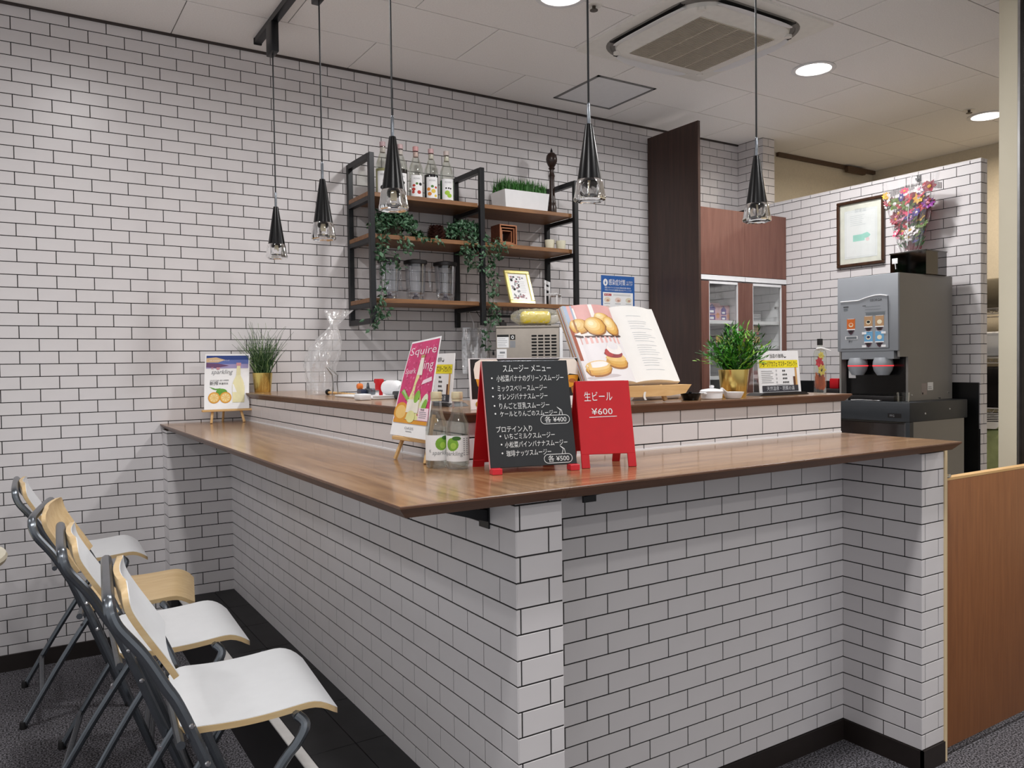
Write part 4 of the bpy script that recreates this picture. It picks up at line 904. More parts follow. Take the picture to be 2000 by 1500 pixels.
O('white_bin', B().rbox(-.18, .2, -.3, .3, 0, .17, .03), m_white, 'white rounded bin on the back-room rack', 'box', (5.8, 2.85, 1.297))
O('black_case', B().rbox(-.18, .2, -.3, .3, 0, .27, .02), m_black, 'black case on the back-room rack below the white bin', 'case', (5.8, 2.85, .957))
for i in range(5):
    O('pan', B().lathe([(0, 0), (.12, 0), (.15, .05), (.152, .05), (.123, -.002+.004)], 24, caps=False), m_chrome, 'steel pan stacked low on the back-room rack', 'pan', (5.75, 2.85, .457+.35+i*.012), group='stacked steel pans on the rack')
O('green_sack', B().rbox(-.18, .2, -.3, .3, 0, .345, .06, 3), M('sack_green', '#a9b27c', .7, var=.3, scale=9), 'pale green net sack low on the back-room rack', 'sack', (5.8, 2.85, .457))
# ================================================================ on the raised ledge
ZL = 1.1705
def goldpot(label, x, y, r, h, rz=0):
    t = T('potted_plant', label, 'plant', (x, y, ZL), rz)
    P('pot', B().lathe([(0, 0), (r*.80, 0), (r*.82, .002), (r, h-.003), (r, h), (r*.96, h), (r*.92, h*.85), (0, h*.84)], 40, caps=False), m_gold, t)
    P('soil', B().lathe([(0, h*.86), (r*.93, h*.85)], 24, caps=False), M('soil', '#2c241c', .9), t); return t
rg = random.Random(4)
t = goldpot('brass pot of thin curly green stems at the wall end of the ledge', 1.052, 3.935, .047, .094)
b = B()
for i in range(240):
    a = rg.uniform(0, 2*PI); r0 = rg.uniform(0, .038); l = rg.uniform(.10, .235)*(1.15 if rg.random() < .25 else .85); lean = rg.uniform(.05, .62); ph = rg.uniform(0, 6); am = rg.uniform(.006, .014); pts = []
    for k in range(9):
        s_ = k/8; rr_ = r0+l*lean*s_**1.3; w_ = am*math.sin(s_*rg.uniform(9, 12)+ph)*s_**.4
        x_ = rr_*math.cos(a)-w_*math.sin(a); y_ = rr_*math.sin(a)+w_*math.cos(a)
        if y_ > .088: y_ = .088-(y_-.088)*.15
        pts.append((x_, y_, .082+l*s_*math.sqrt(max(.2, 1-lean*lean*.7))))
    b.tube(pts, [.0019*(1-.75*k/8) for k in range(9)], 4, rg.choice((0, 0, 1)), cap=False)
P('stems', b, [M('curly_stem', '#2c4a28', .5, var=.3), M('curly_stem_pale', '#6f8a57', .5, var=.3)], t, None, stuff=True)
t = goldpot('larger brass pot with bushy fresh green plant on the front ledge', 2.055, 1.855, .050, .092)
b = B()
for i in range(210):
    a = rg.uniform(0, 2*PI); l = rg.uniform(.08, .165); e = rg.uniform(.62, 1.5); d = Vector((math.cos(a)*math.cos(e), math.sin(a)*math.cos(e), math.sin(e))); p0_ = Vector((rg.uniform(-.032, .032), rg.uniform(-.032, .032), .08))
    n_ = int(l/.013); mi = rg.choice((0, 0, 1, 1, 2))
    for k in range(n_):
        p_ = p0_+d*l*(k+1)/n_+Vector((0, 0, -.025*(k/n_)**2*math.cos(e)*2))
        s_ = Vector((rg.gauss(0, 1), rg.gauss(0, 1), rg.gauss(0, .6))); leaf(b, p_, d*.9+s_*.45, Vector((0, 0, 1)), rg.uniform(.018, .030), .0035, mi)
P('leaves', b, [M('fresh_dark', '#1f4a1c', .45, var=.3), M('fresh_green', '#3f8a26', .45, var=.3), M('fresh_lime', '#86b93f', .45, var=.3)], t, None, stuff=True)
# film wrapped stack of clear cups
t = T('cup_stack', 'stack of clear plastic cups in a twisted clear bag on the ledge', 'cups', (1.135, 3.33, ZL))
b = B(); pr = []
for k in range(9): z = .004+.012*k; pr += [(.040, z), (.0435, z+.0105), (.042, z+.0115)]
pr += [(.047, .19), (.046, .192)]
b.lathe([(0, .002)]+pr, 28, caps=False); P('cups', b, thin('cup_plastic', (.97, .975, .98, 1), .06, .1, .3, haze=.12), t, 60)
b = B()
def bag(u, v):
    a = 2*PI*u; z = v*.36; k = [(0, .052), (.15, .056), (.42, .068), (.55, .064), (.66, .05), (.78, .022), (.82, .014), (.9, .035), (1, .058)]
    for (a0, r0), (a1, r1) in zip(k, k[1:]):
        if a0 <= v <= a1: r_ = r0+(r1-r0)*(v-a0)/(a1-a0); break
    r_ *= 1+.10*math.sin(7*a+v*13)*min(1, v*3)+.05*math.sin(17*a-v*25)
    cx = .085*max(0, v-.35)**1.0*1.4; cy = -.05*max(0, v-.35)
    return (cx+r_*math.cos(a), cy+r_*math.sin(a), .0015+z)
b.grid(bag, 48, 40); P('bag', b, thin('bag_film', (.985, .985, .99, 1), .05, .15, .25, haze=.16, hcol=(.95, .95, .96, 1), bump=.7, bscale=45), t, 60)
# tongs, spoon, small tray items
t = T('tongs', 'steel tongs standing upright on the ledge before the wrapped cups', 'tongs', (1.125, 3.12, ZL), -.3)
for s_ in (-1, 1): P('arm', B().tube([(s_*.012, 0, .002), (s_*.008, .0, .05), (s_*.011, -.0, .085), (s_*.004-.03, 0, .118)], [.004, .006, .007, .003], 8, flat=.4), m_steel, t)
t = T('wooden_muddler', 'thin pale stick with a black round tip lying on the ledge', 'utensil', (1.14, 3.26, ZL), 0)
P('tip', B().lathe([(0, 0), (.010, .003), (.0125, .012), (.009, .022), (0, .024)], 16, tf=XF((0, .0, .0125), rx=PI/2)), m_gblk, t)
P('stick', B().tube([(0, -.02, .011), (.03, -.24, .006)], .0055, 8), m_pine, t)
O('tray', B().rbox(-.09, .09, -.2, .2, 0, .008, .003).rbox(-.09, .09, -.2, -.19, .008, .014, .002), m_white, 'shallow white tray on the ledge under the spray bottle', 'tray', (1.19, 2.86, ZL))
t = T('spray_bottle', 'red and white spray bottle lying behind the pink poster', 'bottle', (1.205, 2.83, ZL+.0085), .2)
P('bottle', B().lathe([(0, 0), (.026, .002), (.028, .01), (.028, .07), (.014, .085), (.012, .095), (0, .096)], 20, caps=False, tf=XF((0, -.03, .029), rx=-PI/2+.0, rz=PI)), m_white, t)
P('trigger_head', B().rbox(-.012, .012, .0, .03, .018, .062, .004).rbox(-.008, .008, .025, .042, .045, .062, .003).rbox(-.006, .006, .0, .012, -.004, .03, .003), m_red, t)
t = T('lighter', 'orange and blue gas lighter lying on the ledge', 'lighter', (1.195, 3.02, ZL+.0085), -.2)
P('body', B().rbox(-.012, .012, -.08, .02, 0, .02, .005), M('navy_plastic', '#1d2740', .4), t); P('trigger', B().rbox(-.012, .012, .0, .035, .018, .042, .008), M('orange_plastic', '#e2762c', .4), t)
O('card_reader', B().rbox(-.04, .04, -.06, .06, 0, .028, .006), M('dark_plastic', '#22242a', .4), 'dark rounded block on the ledge immediately left of the pink poster', 'device', (1.22, 2.62, ZL))
O('scissors', B().rbox(-.012, .012, -.03, .03, 0, .024, .004).tube([(0, .02, .018), (-.004, .01, .045)], [.008, .004], 8), m_gun, 'grey metal clip on the ledge between lighter and spray bottle', 'clip', (1.2, 2.935, ZL+.0085))
O('white_sponge', B().rbox(-.022, .022, -.03, .03, 0, .022, .005), m_white, 'small white block on the ledge in front of the spray bottle', 'sponge', (1.06, 2.66, ZL))
# price signs (identical tent signs)
def sign(label, x, y, rz):
    t = T('table_sign', label, 'sign', (x, y, ZL), rz, group='white coffee menu signs on black stands')
    P('base', B().xz([(-.125, 0), (.125, 0), (.105, .008), (.08, .010), (-.08, .010), (-.105, .008)], -.03, .035), m_black, t, None)
    w, h, lean = .208, .146, -.10; tf = XF((0, -.012, .009), rx=lean)
    P('board', B().box(-w/2, w/2, 0, .0025, 0, h, 0, tf), m_white, t, None); P('side_film', B().add([tuple(tf @ Vector((-w/2, .003, 0))), (-w/2, .045, .01), tuple(tf @ Vector((-w/2, .003, h))), (-w/2-.001, .045, .01)], [[0, 1, 2], [0, 2, 3]]), m_glass, t, None)
    q = D(lambda u, v, hh: tuple(tf @ Vector((u-w/2, -hh-.0004, v))))
    q.text('当店の珈琲', .062, .122, .012, 1, .068); q.ell(.138, .126, .006, .005, 1, .0006, 12); q.ell(.138, .1275, .005, .003, 0, .0008, 12)
    q.rect(.008, .086, w-.008, .113, 2); q.text('ジョージアカフェ マスターズセレクト', .012, .092, .016, 1, w-.024, 'L', .001)
    q.lines(.014, .075, .032, .078, 7, 3, .0016, .3)
    for i, n_ in enumerate((2, 3, 3, 4)):
        q.text('苦酸香味'[i]*1, .085, .073-i*.0135, .006, 3)
        for j in range(n_): q.ell(.122+j*.008, .0755-i*.0135, .003, .0035, 1, .0008, 8)
    q.lines(.085, .165, .020, .030, 2, 3, .001); q.rect(.172, .022, .182, .055, 4); q.rect(.1825, .022, .192, .088, 5)
    q.rect(.014, .003, w-.014, .0185+.006, 6, .0006); q.text('天然温泉・芭蕉の湯', .035, .008, .012, 7, w-.07, 'L', .001)
    P('print', q, [m_paper, m_ink, M('sign_yellow', '#e6d61f', .6), m_grey, M('sign_brown', '#5b3420', .6), M('sign_tan', '#c79a62', .6), M('sign_dark', '#33323a', .6), M('sign_pale', '#c9cbd0', .6)], t, None)
sign('white coffee menu sign beside the glass flower bottle on the front ledge', 2.285, 1.86, -.04)
sign('white coffee menu sign half hidden behind the pink poster', 1.095, 2.143, -PI/2)
# herbarium bottle
t = T('flower_bottle', 'square clear bottle of preserved flowers with a white ribbon', 'bottle', (2.475, 1.83, ZL), -.65); t.scale = (.72, .72, 1.05)
sqr = lambda a, z: 1/max(abs(math.cos(a)), abs(math.sin(a)))**.85
P('glass', B().lathe([(0, 0), (.024, 0), (.0255, .002), (.0255, .135), (.022, .146), (.012, .152), (.011, .165)], 32, caps=False, wob=lambda a, z: sqr(a, z) if z < .147 else 1), thin('syrup_glass', (.93, .95, .91, 1), .02, .04, .5), t)
P('cap', B().lathe([(.0135, .165), (.0135, .186), (.012, .187), (0, .187)], 16, caps=False), m_black, t)
for i, (x, z, r_, m) in enumerate(((.003, .128, .017, 5), (-.006, .106, .021, 0), (.006, .080, .022, 5), (.004, .100, .014, 7), (-.006, .12, .01, 9))):
    b = B()
    for k in range(7): a = 2*PI*k/7; leaf(b, Vector((x, -.006, z)), Vector((math.cos(a), -.4, math.sin(a))), Vector((0, -1, 0)), r_, r_*.45)
    P('flower', b, mp_[m] if m != 5 else M('lemon_petal', '#d9c45a', .5), t, None)
b = B()
for k in range(60): a = rg.uniform(-1, 1); leaf(b, Vector((a*.014, rg.uniform(-.015, .01), rg.uniform(.008, .03))), Vector((a*.3, 0, 1)), Vector((0, -1, 0)), rg.uniform(.03, .055), .007)
P('dried_leaves', b, M('dried_orange', '#b5531c', .5, var=.4), t, None, stuff=True)
b = B(); [leaf(b, Vector((.004, -.004, .045+.004*k)), Vector((-.4+.16*k, -.3, 1)), Vector((0, -1, 0)), .03, .004) for k in range(5)]; P('dark_leaves', b, m_ebon, t, None)
P('ribbon', B().tube([(-.022, -.012, .153), (0, -.016, .156), (.022, -.012, .152), (.05, -.01, .146)], [.002, .003, .0025, .001], 8).tube([(-.012, 0, .156), (0, .013, .156), (.012, 0, .156), (0, -.013, .156)], .0025, 6, closed=True), m_paper, t)
O('white_slip', B().rbox(-.05, .05, -.02, .02, 0, .006, .002), m_white, 'thin white slip on the ledge end right of the flower bottle', 'paper', (2.44, 1.99, ZL), .1)
# beer poster
t = T('beer_poster', 'black poster with foaming beer glasses standing behind the blackboard', 'poster', (1.038, 1.842, ZL), -.02)
w, h = .388, .137; tf = XF((0, 0, 0), rx=-.08)
P('board', B().box(0, w, 0, .004, 0, h, 0, tf), m_paper, t, None); P('foot', B().xz([(.1, 0), (.25, 0), (.175, .1)], .02, .024), m_paper, t, None)
q = D(lambda u, v, hh: tuple(tf @ Vector((u, -hh-.0003, v)))); q.rect(.004, .028, w-.004, h-.002, 0)
for u in (.055, .315):
    q.poly([(u-.038, h-.05), (u+.042, h-.05), (u+.034, h-.075), (u+.012, h-.085), (u-.014, h-.085), (u-.032, h-.075)], 1); q.poly([(u-.04, h-.055), (u-.042, h-.03), (u-.036, h-.012), (u-.02, h-.003), (u+.03, h-.003), (u+.04, h-.014), (u+.044, h-.035), (u+.042, h-.05), (u+.01, h-.046), (u-.01, h-.058)], 2, .0008)
    q.poly([(u-.022, h-.085), (u+.0, h-.083), (u-.004, .032), (u-.012, .032)], 3); q.ell(u+.018, h-.066, .012, .006, 3, .001); q.poly([(u+.012, h-.085), (u+.03, h-.08), (u+.022, .035), (u+.016, .035)], 3)
q.text('生', .075, .052, .014, 2); q.ell(.022, .014, .008, .008, 4); q.lines(.04, .16, .006, .022, 3, 5, .001); q.text('ビール', .18, .008, .012, 5)
P('print', q, [M('poster_black', '#151414', .4), M('beer_amber', '#d9962a', .5, var=.2), M('foam', '#efe8dc', .6), M('beer_brown', '#a5642a', .5, var=.2), M('medal', '#b9902f', .5), m_grey], t, None)
# cookbook on its stand
t = T('book_stand', 'pale wooden book stand carrying the open cookbook', 'stand', (1.575, 1.805, ZL), 0)
LB = -.50
tfb = XF((0, 0, .045), rx=LB)
P('ledge_bar', B().xz([(-.11, .006), (.19, .006), (.165, -.02), (.10, -.026), (-.10, -.026), (-.13, -.004)], -.045, .0, 0, XF((0, 0, .045), rx=0)), m_pine, t, None)
P('back_board', B().rbox(-.11, .11, .024, .032, .0, .2, .003, 1, 0, tfb), m_pine, t)
for x in (-.09, .085): P('leg', B().rbox(-.007, .007, -.005, .005, 0, .052, .002, 1, 0, XF((x+.02, -.02, .004), ry=-.45)), m_pine, t)
P('rear_strut', B().rbox(-.01, .01, .14, .15, 0, .1, .002), m_pine, t)
bk = T('cookbook', 'open cookbook showing a scone photograph and a page of text', 'book', (1.575, 1.805, ZL+.056), 0)
tb = XF((0, 0, 0), rx=LB); w, h = .178, .262
prof = lambda u: .006+.016*max(0, math.sin(max(0, min(1, u*1.15))*PI))**.7*(1-.25*u)
def pg(side):
    def f(u, v, hh): return tuple(tb @ Vector((side*u*w, -(prof(u)+.003+hh), v*h)))
    return f
for side, nm in ((-1, 'left_pages'), (1, 'right_pages')):
    b = B(); f = pg(side); n = 14
    vs = [f(i/n, v, 0) for v in (0, 1) for i in range(n+1)]+[tuple(tb @ Vector((side*(i/n*w+(.004*(i/n))), .012-.004*(i/n), v*h))) for v in (0, 1) for i in range(n+1)]
    N = n+1; fs = []
    for i in range(n): fs += [[i, i+1, N+i+1, N+i], [2*N+i, 3*N+i, 3*N+i+1, 2*N+i+1], [i, 2*N+i, 2*N+i+1, i+1], [N+i, N+i+1, 3*N+i+1, 3*N+i]]
    fs += [[n, 2*N+n, 3*N+n, N+n], [0, N, 3*N, 2*N]]
    if side < 0: fs = [x[::-1] for x in fs]
    b.add(vs, fs); P('pages', b, M('page_white', '#eceae6', .6, var=.015), bk, 40)
P('cover', B().rbox(-w-.006, w+.006, .0125, .0155, -.003, h+.003, .001, 1, 0, tb), M('book_cover', '#b7a08a', .6), bk, None)
b = B()
for i in range(5): b.box(-w-.0045, -w-.0040, -.006+i*.0035, -.0045+i*.0035, 0, h, i % 3, tb)
P('page_stripes', b, [M('stripe_blue', '#8ea6c4', .6), M('stripe_tan', '#c9a57a', .6), M('stripe_red', '#a84a3a', .6)], bk, None)
q = D(lambda u, v, hh: pg(-1)(1-u/w, v/h, hh+.0002))
def qr(u0, v0, u1, v1, mi, hh=.0003): q.rect(u0, v0, u1, v1, mi, hh, 14, 4)
def qe(cu, cv, ru, rv, mi, hh, n=22):
    for k in range(8):     # fan of bands so the print follows the page curve
        a0, a1 = -1+2*k/8, -1+2*(k+1)/8; y = lambda a: rv*math.sqrt(max(0, 1-a*a))
        q.poly([(cu+ru*a0, cv-y(a0)), (cu+ru*a1, cv-y(a1)), (cu+ru*a1, cv+y(a1)), (cu+ru*a0, cv+y(a0))] if k not in (0, 7) else ([(cu-ru, cv), (cu+ru*a1, cv-y(a1)), (cu+ru*a1, cv+y(a1))] if k == 0 else [(cu+ru*a0, cv-y(a0)), (cu+ru, cv), (cu+ru*a0, cv+y(a0))]), mi, hh)
qr(.0, .0, w, h, 0); qr(0, .165, w, h, 1, .0004); qr(.0, .19, .03, h, 9, .0005); qr(.0, .075, .012, .19, 10, .0005)
for i in range(9): qr(.02+i*.017, .128, .028+i*.017, .150, 2, .0005)
qr(.085, .2, .10, h, 3, .0005); qr(.0, .205, .035, h-.01, 3, .00045)
qe(.095, .158, .09, .012, 4, .0006); qe(.095, .163, .085, .010, 3, .0007)
def bun(cu, cv, ru, rv, h0):
    for k, (s_, mi) in enumerate(((1, 12), (.93, 5), (.82, 13), (.66, 6), (.46, 14), (.24, 15))): qe(cu-.006*k*ru/.04*.5, cv+.0022*k, ru*s_, rv*s_, mi, h0+.00006*k)
bun(.035, .188, .034, .026, .0008); bun(.125, .212, .034, .020, .0013); bun(.152, .188, .034, .034, .0018); bun(.088, .184, .040, .032, .0023)
qe(.125, .064, .045, .026, 12, .0008); qe(.125, .068, .043, .024, 5, .0009); qe(.125, .07, .036, .016, 13, .001); qe(.125, .078, .042, .014, 6, .0011); qe(.12, .092, .037, .016, 7, .0013); qe(.102, .094, .016, .014, 8, .0015); qe(.128, .108, .032, .020, 3, .0017); qe(.125, .118, .022, .014, 0, .0019)
qe(.05, .041, .044, .024, 12, .0008); qe(.05, .045, .043, .022, 5, .0009); qe(.05, .046, .038, .016, 13, .001); qe(.05, .055, .042, .016, 6, .0011); qe(.05, .058, .036, .010, 3, .0013); qe(.06, .018, .06, .006, 11, .0006)
P('photograph', q, [M('print_white', '#e6e2e4', .45, var=.03), M('print_pink', '#dba4a0', .45), M('print_salmon', '#e3b3ae', .45), M('print_pale', '#f1ece8', .45), M('print_plate', '#4c3230', .45), M('scone', '#d19a3f', .45, var=.12), M('scone_top', '#e8c47c', .45, var=.1), M('jam', '#8f2028', .4, var=.2), M('jam2', '#b23a3a', .4, var=.2), M('print_blue', '#a9b9cf', .45), M('print_rust', '#a3543a', .45), M('print_shadow', '#c9c0c2', .5), M('crust_dark', '#9a6226', .45), M('crust_mid', '#dcae58', .45), M('crumb', '#f0d79c', .45), M('crumb_pale', '#f5e6c0', .45)], bk, None)
q = D(lambda u, v, hh: pg(1)(u/w, v/h, hh+.0002)); rb = random.Random(9)
for k, v in enumerate([.225, .205, .198, .188, .18, .165, .157, .15, .143, .135, .12, .112, .104, .096, .088, .075, .067, .059, .05, .035]):
    q.rect(.045, v, .045+(.06 if k == 0 else rb.uniform(.055, .1)), v+.0014, 0, .0004, 6, 1)
P('text_lines', q, [M('ink_pale', '#c9cdd0', .7)], bk, None)
P('ribbon_marker', B().sheet(lambda u, v, hh: ((u-.5)*.008+.004*math.sin(v*6), -.03-.010*v+hh-.01, -.004-.042*v), 1, 8, .0006), M('ribbon_white', '#d9d5cf', .6), bk, None)
# white roll and small dishes
O('paper_roll', B().lathe([(0, 0), (.017, 0), (.0185, .004), (.0185, .2), (.017, .204), (0, .204)], 22, caps=False, tf=XF((0, 0, .0185), ry=PI/2)), m_paper, 'white paper roll lying behind the book stand legs', 'paper roll', (1.66, 1.92, ZL))
t = T('skillet_dish', 'small black two-lipped dish on the front ledge', 'dish', (1.80, 1.80, ZL)); t.scale = (.78, .78, .9)
P('bowl', B().lathe([(0, 0), (.029, 0), (.031, .002), (.040, .022), (.0405, .0245), (.037, .023), (.029, .006), (0, .004)], 30, caps=False, wob=lambda a, z: 1+(.10*max(0, math.cos(2*a))**6 if z > .015 else 0)), m_gblk, t); P('knob', B().lathe([(.006, .02), (.007, .028), (.004, .031), (0, .0315)], 12, -.012, -.01), m_gblk, t)
t = T('lidded_pot', 'white lidded miniature pot beside the black dish', 'pot', (1.893, 1.80, ZL)); t.scale = (.78, .78, .85)
P('bowl', B().lathe([(0, 0), (.038, 0), (.042, .004), (.044, .026), (.046, .028)], 32, caps=False), m_white, t); P('lid', B().lathe([(.047, .0275), (.0475, .031), (.040, .036), (.012, .040), (0, .0405)], 32, caps=False), m_white, t)
P('knob', B().lathe([(.005, .0395), (.010, .045), (.009, .051), (0, .0525)], 16, caps=False), m_white, t)
for s_ in (-1, 1): P('handle', B().tube([(s_*.043, -.012, .022), (s_*.055, -.012, .024), (s_*.055, .012, .024), (s_*.043, .012, .022)], .004, 8), m_white, t)
t = T('sauce_dish', 'white shallow dish with a sloping spout handle right of the lidded pot', 'dish', (1.975, 1.785, ZL)); t.scale = (.8, .8, 1)
P('bowl', B().lathe([(0, 0), (.028, 0), (.031, .002), (.042, .019), (.0425, .021), (.039, .02), (.028, .005), (0, .003)], 30, caps=False), m_white, t); P('handle', B().tube([(-.035, .0, .018), (-.05, .0, .025), (-.066, .0, .033)], [.006, .007, .008], 10, flat=.5), m_white, t)
# ================================================================ on the low bar top
ZC = CT+.0005
def easel(name, label, loc, rz, w, legx, rear):
    t = T(name, label, 'easel', loc, rz)
    P('ledge_bar', B().rbox(-w/2, w/2, -.022, .004, .054, .064, .0015, 1), m_pine, t)
    for s_ in (-1, 1): P('leg', B().tube([(s_*(legx), -.022, .0008), (s_*legx*.7, .018 if rear > .06 else .022, .125)], .0062, 6), m_pine, t, None)
    P('rear_leg', B().tube([(0, rear, .0008), (0, .022, .105 if rear < .06 else .15)], .0055, 6), m_pine, t, None); P('cross_bar', B().rbox(-legx*.8, legx*.8, .02, .028, .105, .117, .001, 1), m_pine, t)
    return t
easel('easel', 'small pine easel at the wall end of the bar top', (.872, 3.90, ZC), 0, .225, .075, .085)
t = T('drink_poster', 'small poster with bottle and halved oranges, on the far easel', 'poster', (.768, 3.884, ZC+.065), .0)
w, h = .205, .262; tf = XF((0, 0, 0), rx=-.14)
f = lambda u, v, hh: tuple(tf @ Vector((u+.018*(v/h)**1.0*(1 if True else 0), .010*math.sin(v/h*PI)-hh, v)))
P('sheet', B().sheet(lambda u, v, hh: f(u*w, v*h, hh), 6, 10, .0008), m_paper, t, 60)
q = D(lambda u, v, hh: f(u, v, hh+.0006))
for k in range(6): q.rect(.006, h-.008-.01*(k+1), w-.006, h-.008-.01*k, (0, 0, 1, 1, 2, 2)[k], .0002, 8)
q.poly([(.006, h-.02), (.05, h-.016), (.09, h-.028), (.06, h-.04), (.006, h-.04)], 3); q.poly([(.006, h-.042), (.06, h-.045), (.11, h-.055), (.05, h-.066), (.006, h-.062)], 4)
q.text('おおいたのかぼすスパークリング', .02, h-.034, .006, 5, .09); q.text('sparkling', .03, h-.094, .022, 6, .095, 'L', .0008, .25); q.text('K', .03, h-.073, .014, 7); q.ell(.06, h-.066, .009, .009, 7)
q.text('さわやかな味と香りの新感覚', .025, .134, .006, 8, .085); q.text('新搾', .024, .116, .015, 8); q.text('数量限定', .066, .118, .008, 8)
q.poly([(.022, .108), (.05, .098), (.075, .1), (.06, .09), (.04, .095)], 9); q.ell(.078, .08, .026, .018, 9)
for cu in (.044, .096): q.ell(cu, .055, .027, .027, 10, .0008); q.ell(cu, .055, .022, .022, 11, .001); [q.poly([(cu+.004*math.cos(a), .055+.004*math.sin(a)), (cu+.019*math.cos(a-.25), .055+.019*math.sin(a-.25)), (cu+.019*math.cos(a+.25), .055+.019*math.sin(a+.25))], 12, .0012) for a in [k*PI/4 for k in range(8)]]
q.poly([(.128, .03), (.182, .03), (.184, .11), (.176, .135), (.164, .16), (.162, .205), (.146, .205), (.144, .16), (.132, .135), (.126, .11)], 13, .0008); q.rect(.143, .205, .165, .22, 7, .001); q.rect(.128, .062, .182, .118, 5, .0012); q.ell(.165, .09, .015, .017, 9, .0015, 18); q.rect(.132, .072, .137, .078, 7, .0014); q.rect(.14, .072, .146, .078, 7, .0014)
P('print', q, [M('sky_navy', '#2d4484', .6), M('sky_blue', '#5d6fb0', .6), M('sky_violet', '#9c93bd', .6), M('sky_gold', '#d3b48c', .6), M('hill_plum', '#6b4a6e', .6), m_paper, m_grey, M('logo_pink', '#c9939b', .6), m_ink, M('leaf_print', '#5f9a35', .6, var=.2), M('orange_peel', '#d9972f', .6), M('orange_flesh', '#e9c070', .6), M('orange_seg', '#efd49a', .6), M('juice_pale', '#e3dcb0', .5)], t, None)
easel('easel', 'pine easel carrying the tall pink poster beside the glass bottles', (.929, 1.952, ZC), -PI/2+.1, .19, .078, .05)
t = T('pink_poster', 'tall curling pink poster with a slender bottle and limes, on the near easel', 'poster', (0, 0, 0))
Cn = [Vector((.906, 2.075, ZC+.066)), Vector((.903, 1.833, ZC+.066)), Vector((.972, 1.878, ZC+.335)), Vector((1.000, 2.118, ZC+.325))]
nrm = Vector((-1, -.15, .3)).normalized()
def f(u, v, hh):
    p = (Cn[0]*(1-u)+Cn[1]*u)*(1-v)+(Cn[3]*(1-u)+Cn[2]*u)*v
    return tuple(p+nrm*(hh+.004*math.sin(v*PI)))
P('sheet', B().sheet(f, 8, 16, .0008), m_paper, t, 60)
q = D(lambda u, v, hh: f(u, v, hh+.0006)); q.rect(.03, .13, .97, .98, 0, .0002, 8, 14); rp = random.Random(2)
for i in range(120):
    u, v = rp.uniform(.06, .94), rp.uniform(.2, .96); q.ell(u, v, rp.uniform(.01, .028), rp.uniform(.006, .016), rp.choice((1, 1, 2)), .0004+.000002*i, 7)
q.text('Squire', .08, .84, .09, 3, .86, 'L', .0012); q.text('Spark', .08, .64, .06, 3, .34, 'L', .0012); q.text('ling', .58, .68, .10, 3, .34, 'L', .0012); q.poly([(.66, .52), (.95, .56), (.93, .60), (.7, .565)], 3, .0012)
q.poly([(.33, .17), (.70, .17), (.72, .36), (.66, .46), (.63, .60), (.60, .74), (.60, .80), (.50, .80), (.49, .74), (.46, .60), (.42, .46), (.34, .36)], 4, .0010); q.poly([(.47, .62), (.63, .62), (.60, .8), (.50, .8)], 5, .0013); q.rect(.49, .80, .61, .83, 6, .0014)
q.rect(.34, .24, .68, .37, 5, .0014); q.ell(.60, .40, .085, .055, 7, .0016, 20, 0, .5); q.ell(.80, .32, .14, .075, 8, .0011, 20, 0, .8); q.ell(.82, .30, .10, .05, 7, .0014, 20, 0, .8); q.poly([(.1, .44), (.36, .34), (.38, .38), (.16, .48)], 7, .0014); q.poly([(.12, .46), (.34, .37), (.2, .47)], 9, .0016)
q.ell(.2, .24, .2, .1, 10, .0012); q.ell(.2, .24, .15, .07, 11, .0014); q.rect(.03, .13, .97, .165, 10, .0011, 6); q.ell(.5, .2, .12, .06, 4, .0018); q.rect(.70, .17, .97, .29, 3, .0018); q.lines(.73, .95, .19, .26, 4, 12, .006, .2, .0022); q.text('特産', .76, .265, .018, 13, .1, 'L', .0022)
q.text('OASIS', .38, .072, .026, 12, .24, 'L', .0006); q.rect(.42, .05, .58, .056, 12, .0006)
P('print', q, [M('hot_pink', '#c9306c', .5, var=.12), M('pink_light', '#dd6a96', .5), M('pink_deep', '#ab2159', .5), M('pink_white', '#f0d5df', .5), M('juice_lime', '#dfdc9a', .5), M('bottle_pale', '#e9e3d6', .5), m_gold, M('lime_print', '#7fb33a', .5, var=.2), M('lime_pale', '#dfe8c9', .5), M('leaf_pale', '#a9c98c', .5), M('orange_peel', '#d9972f', .6), M('orange_flesh', '#e9c070', .6), m_grey, m_ink], t, None)
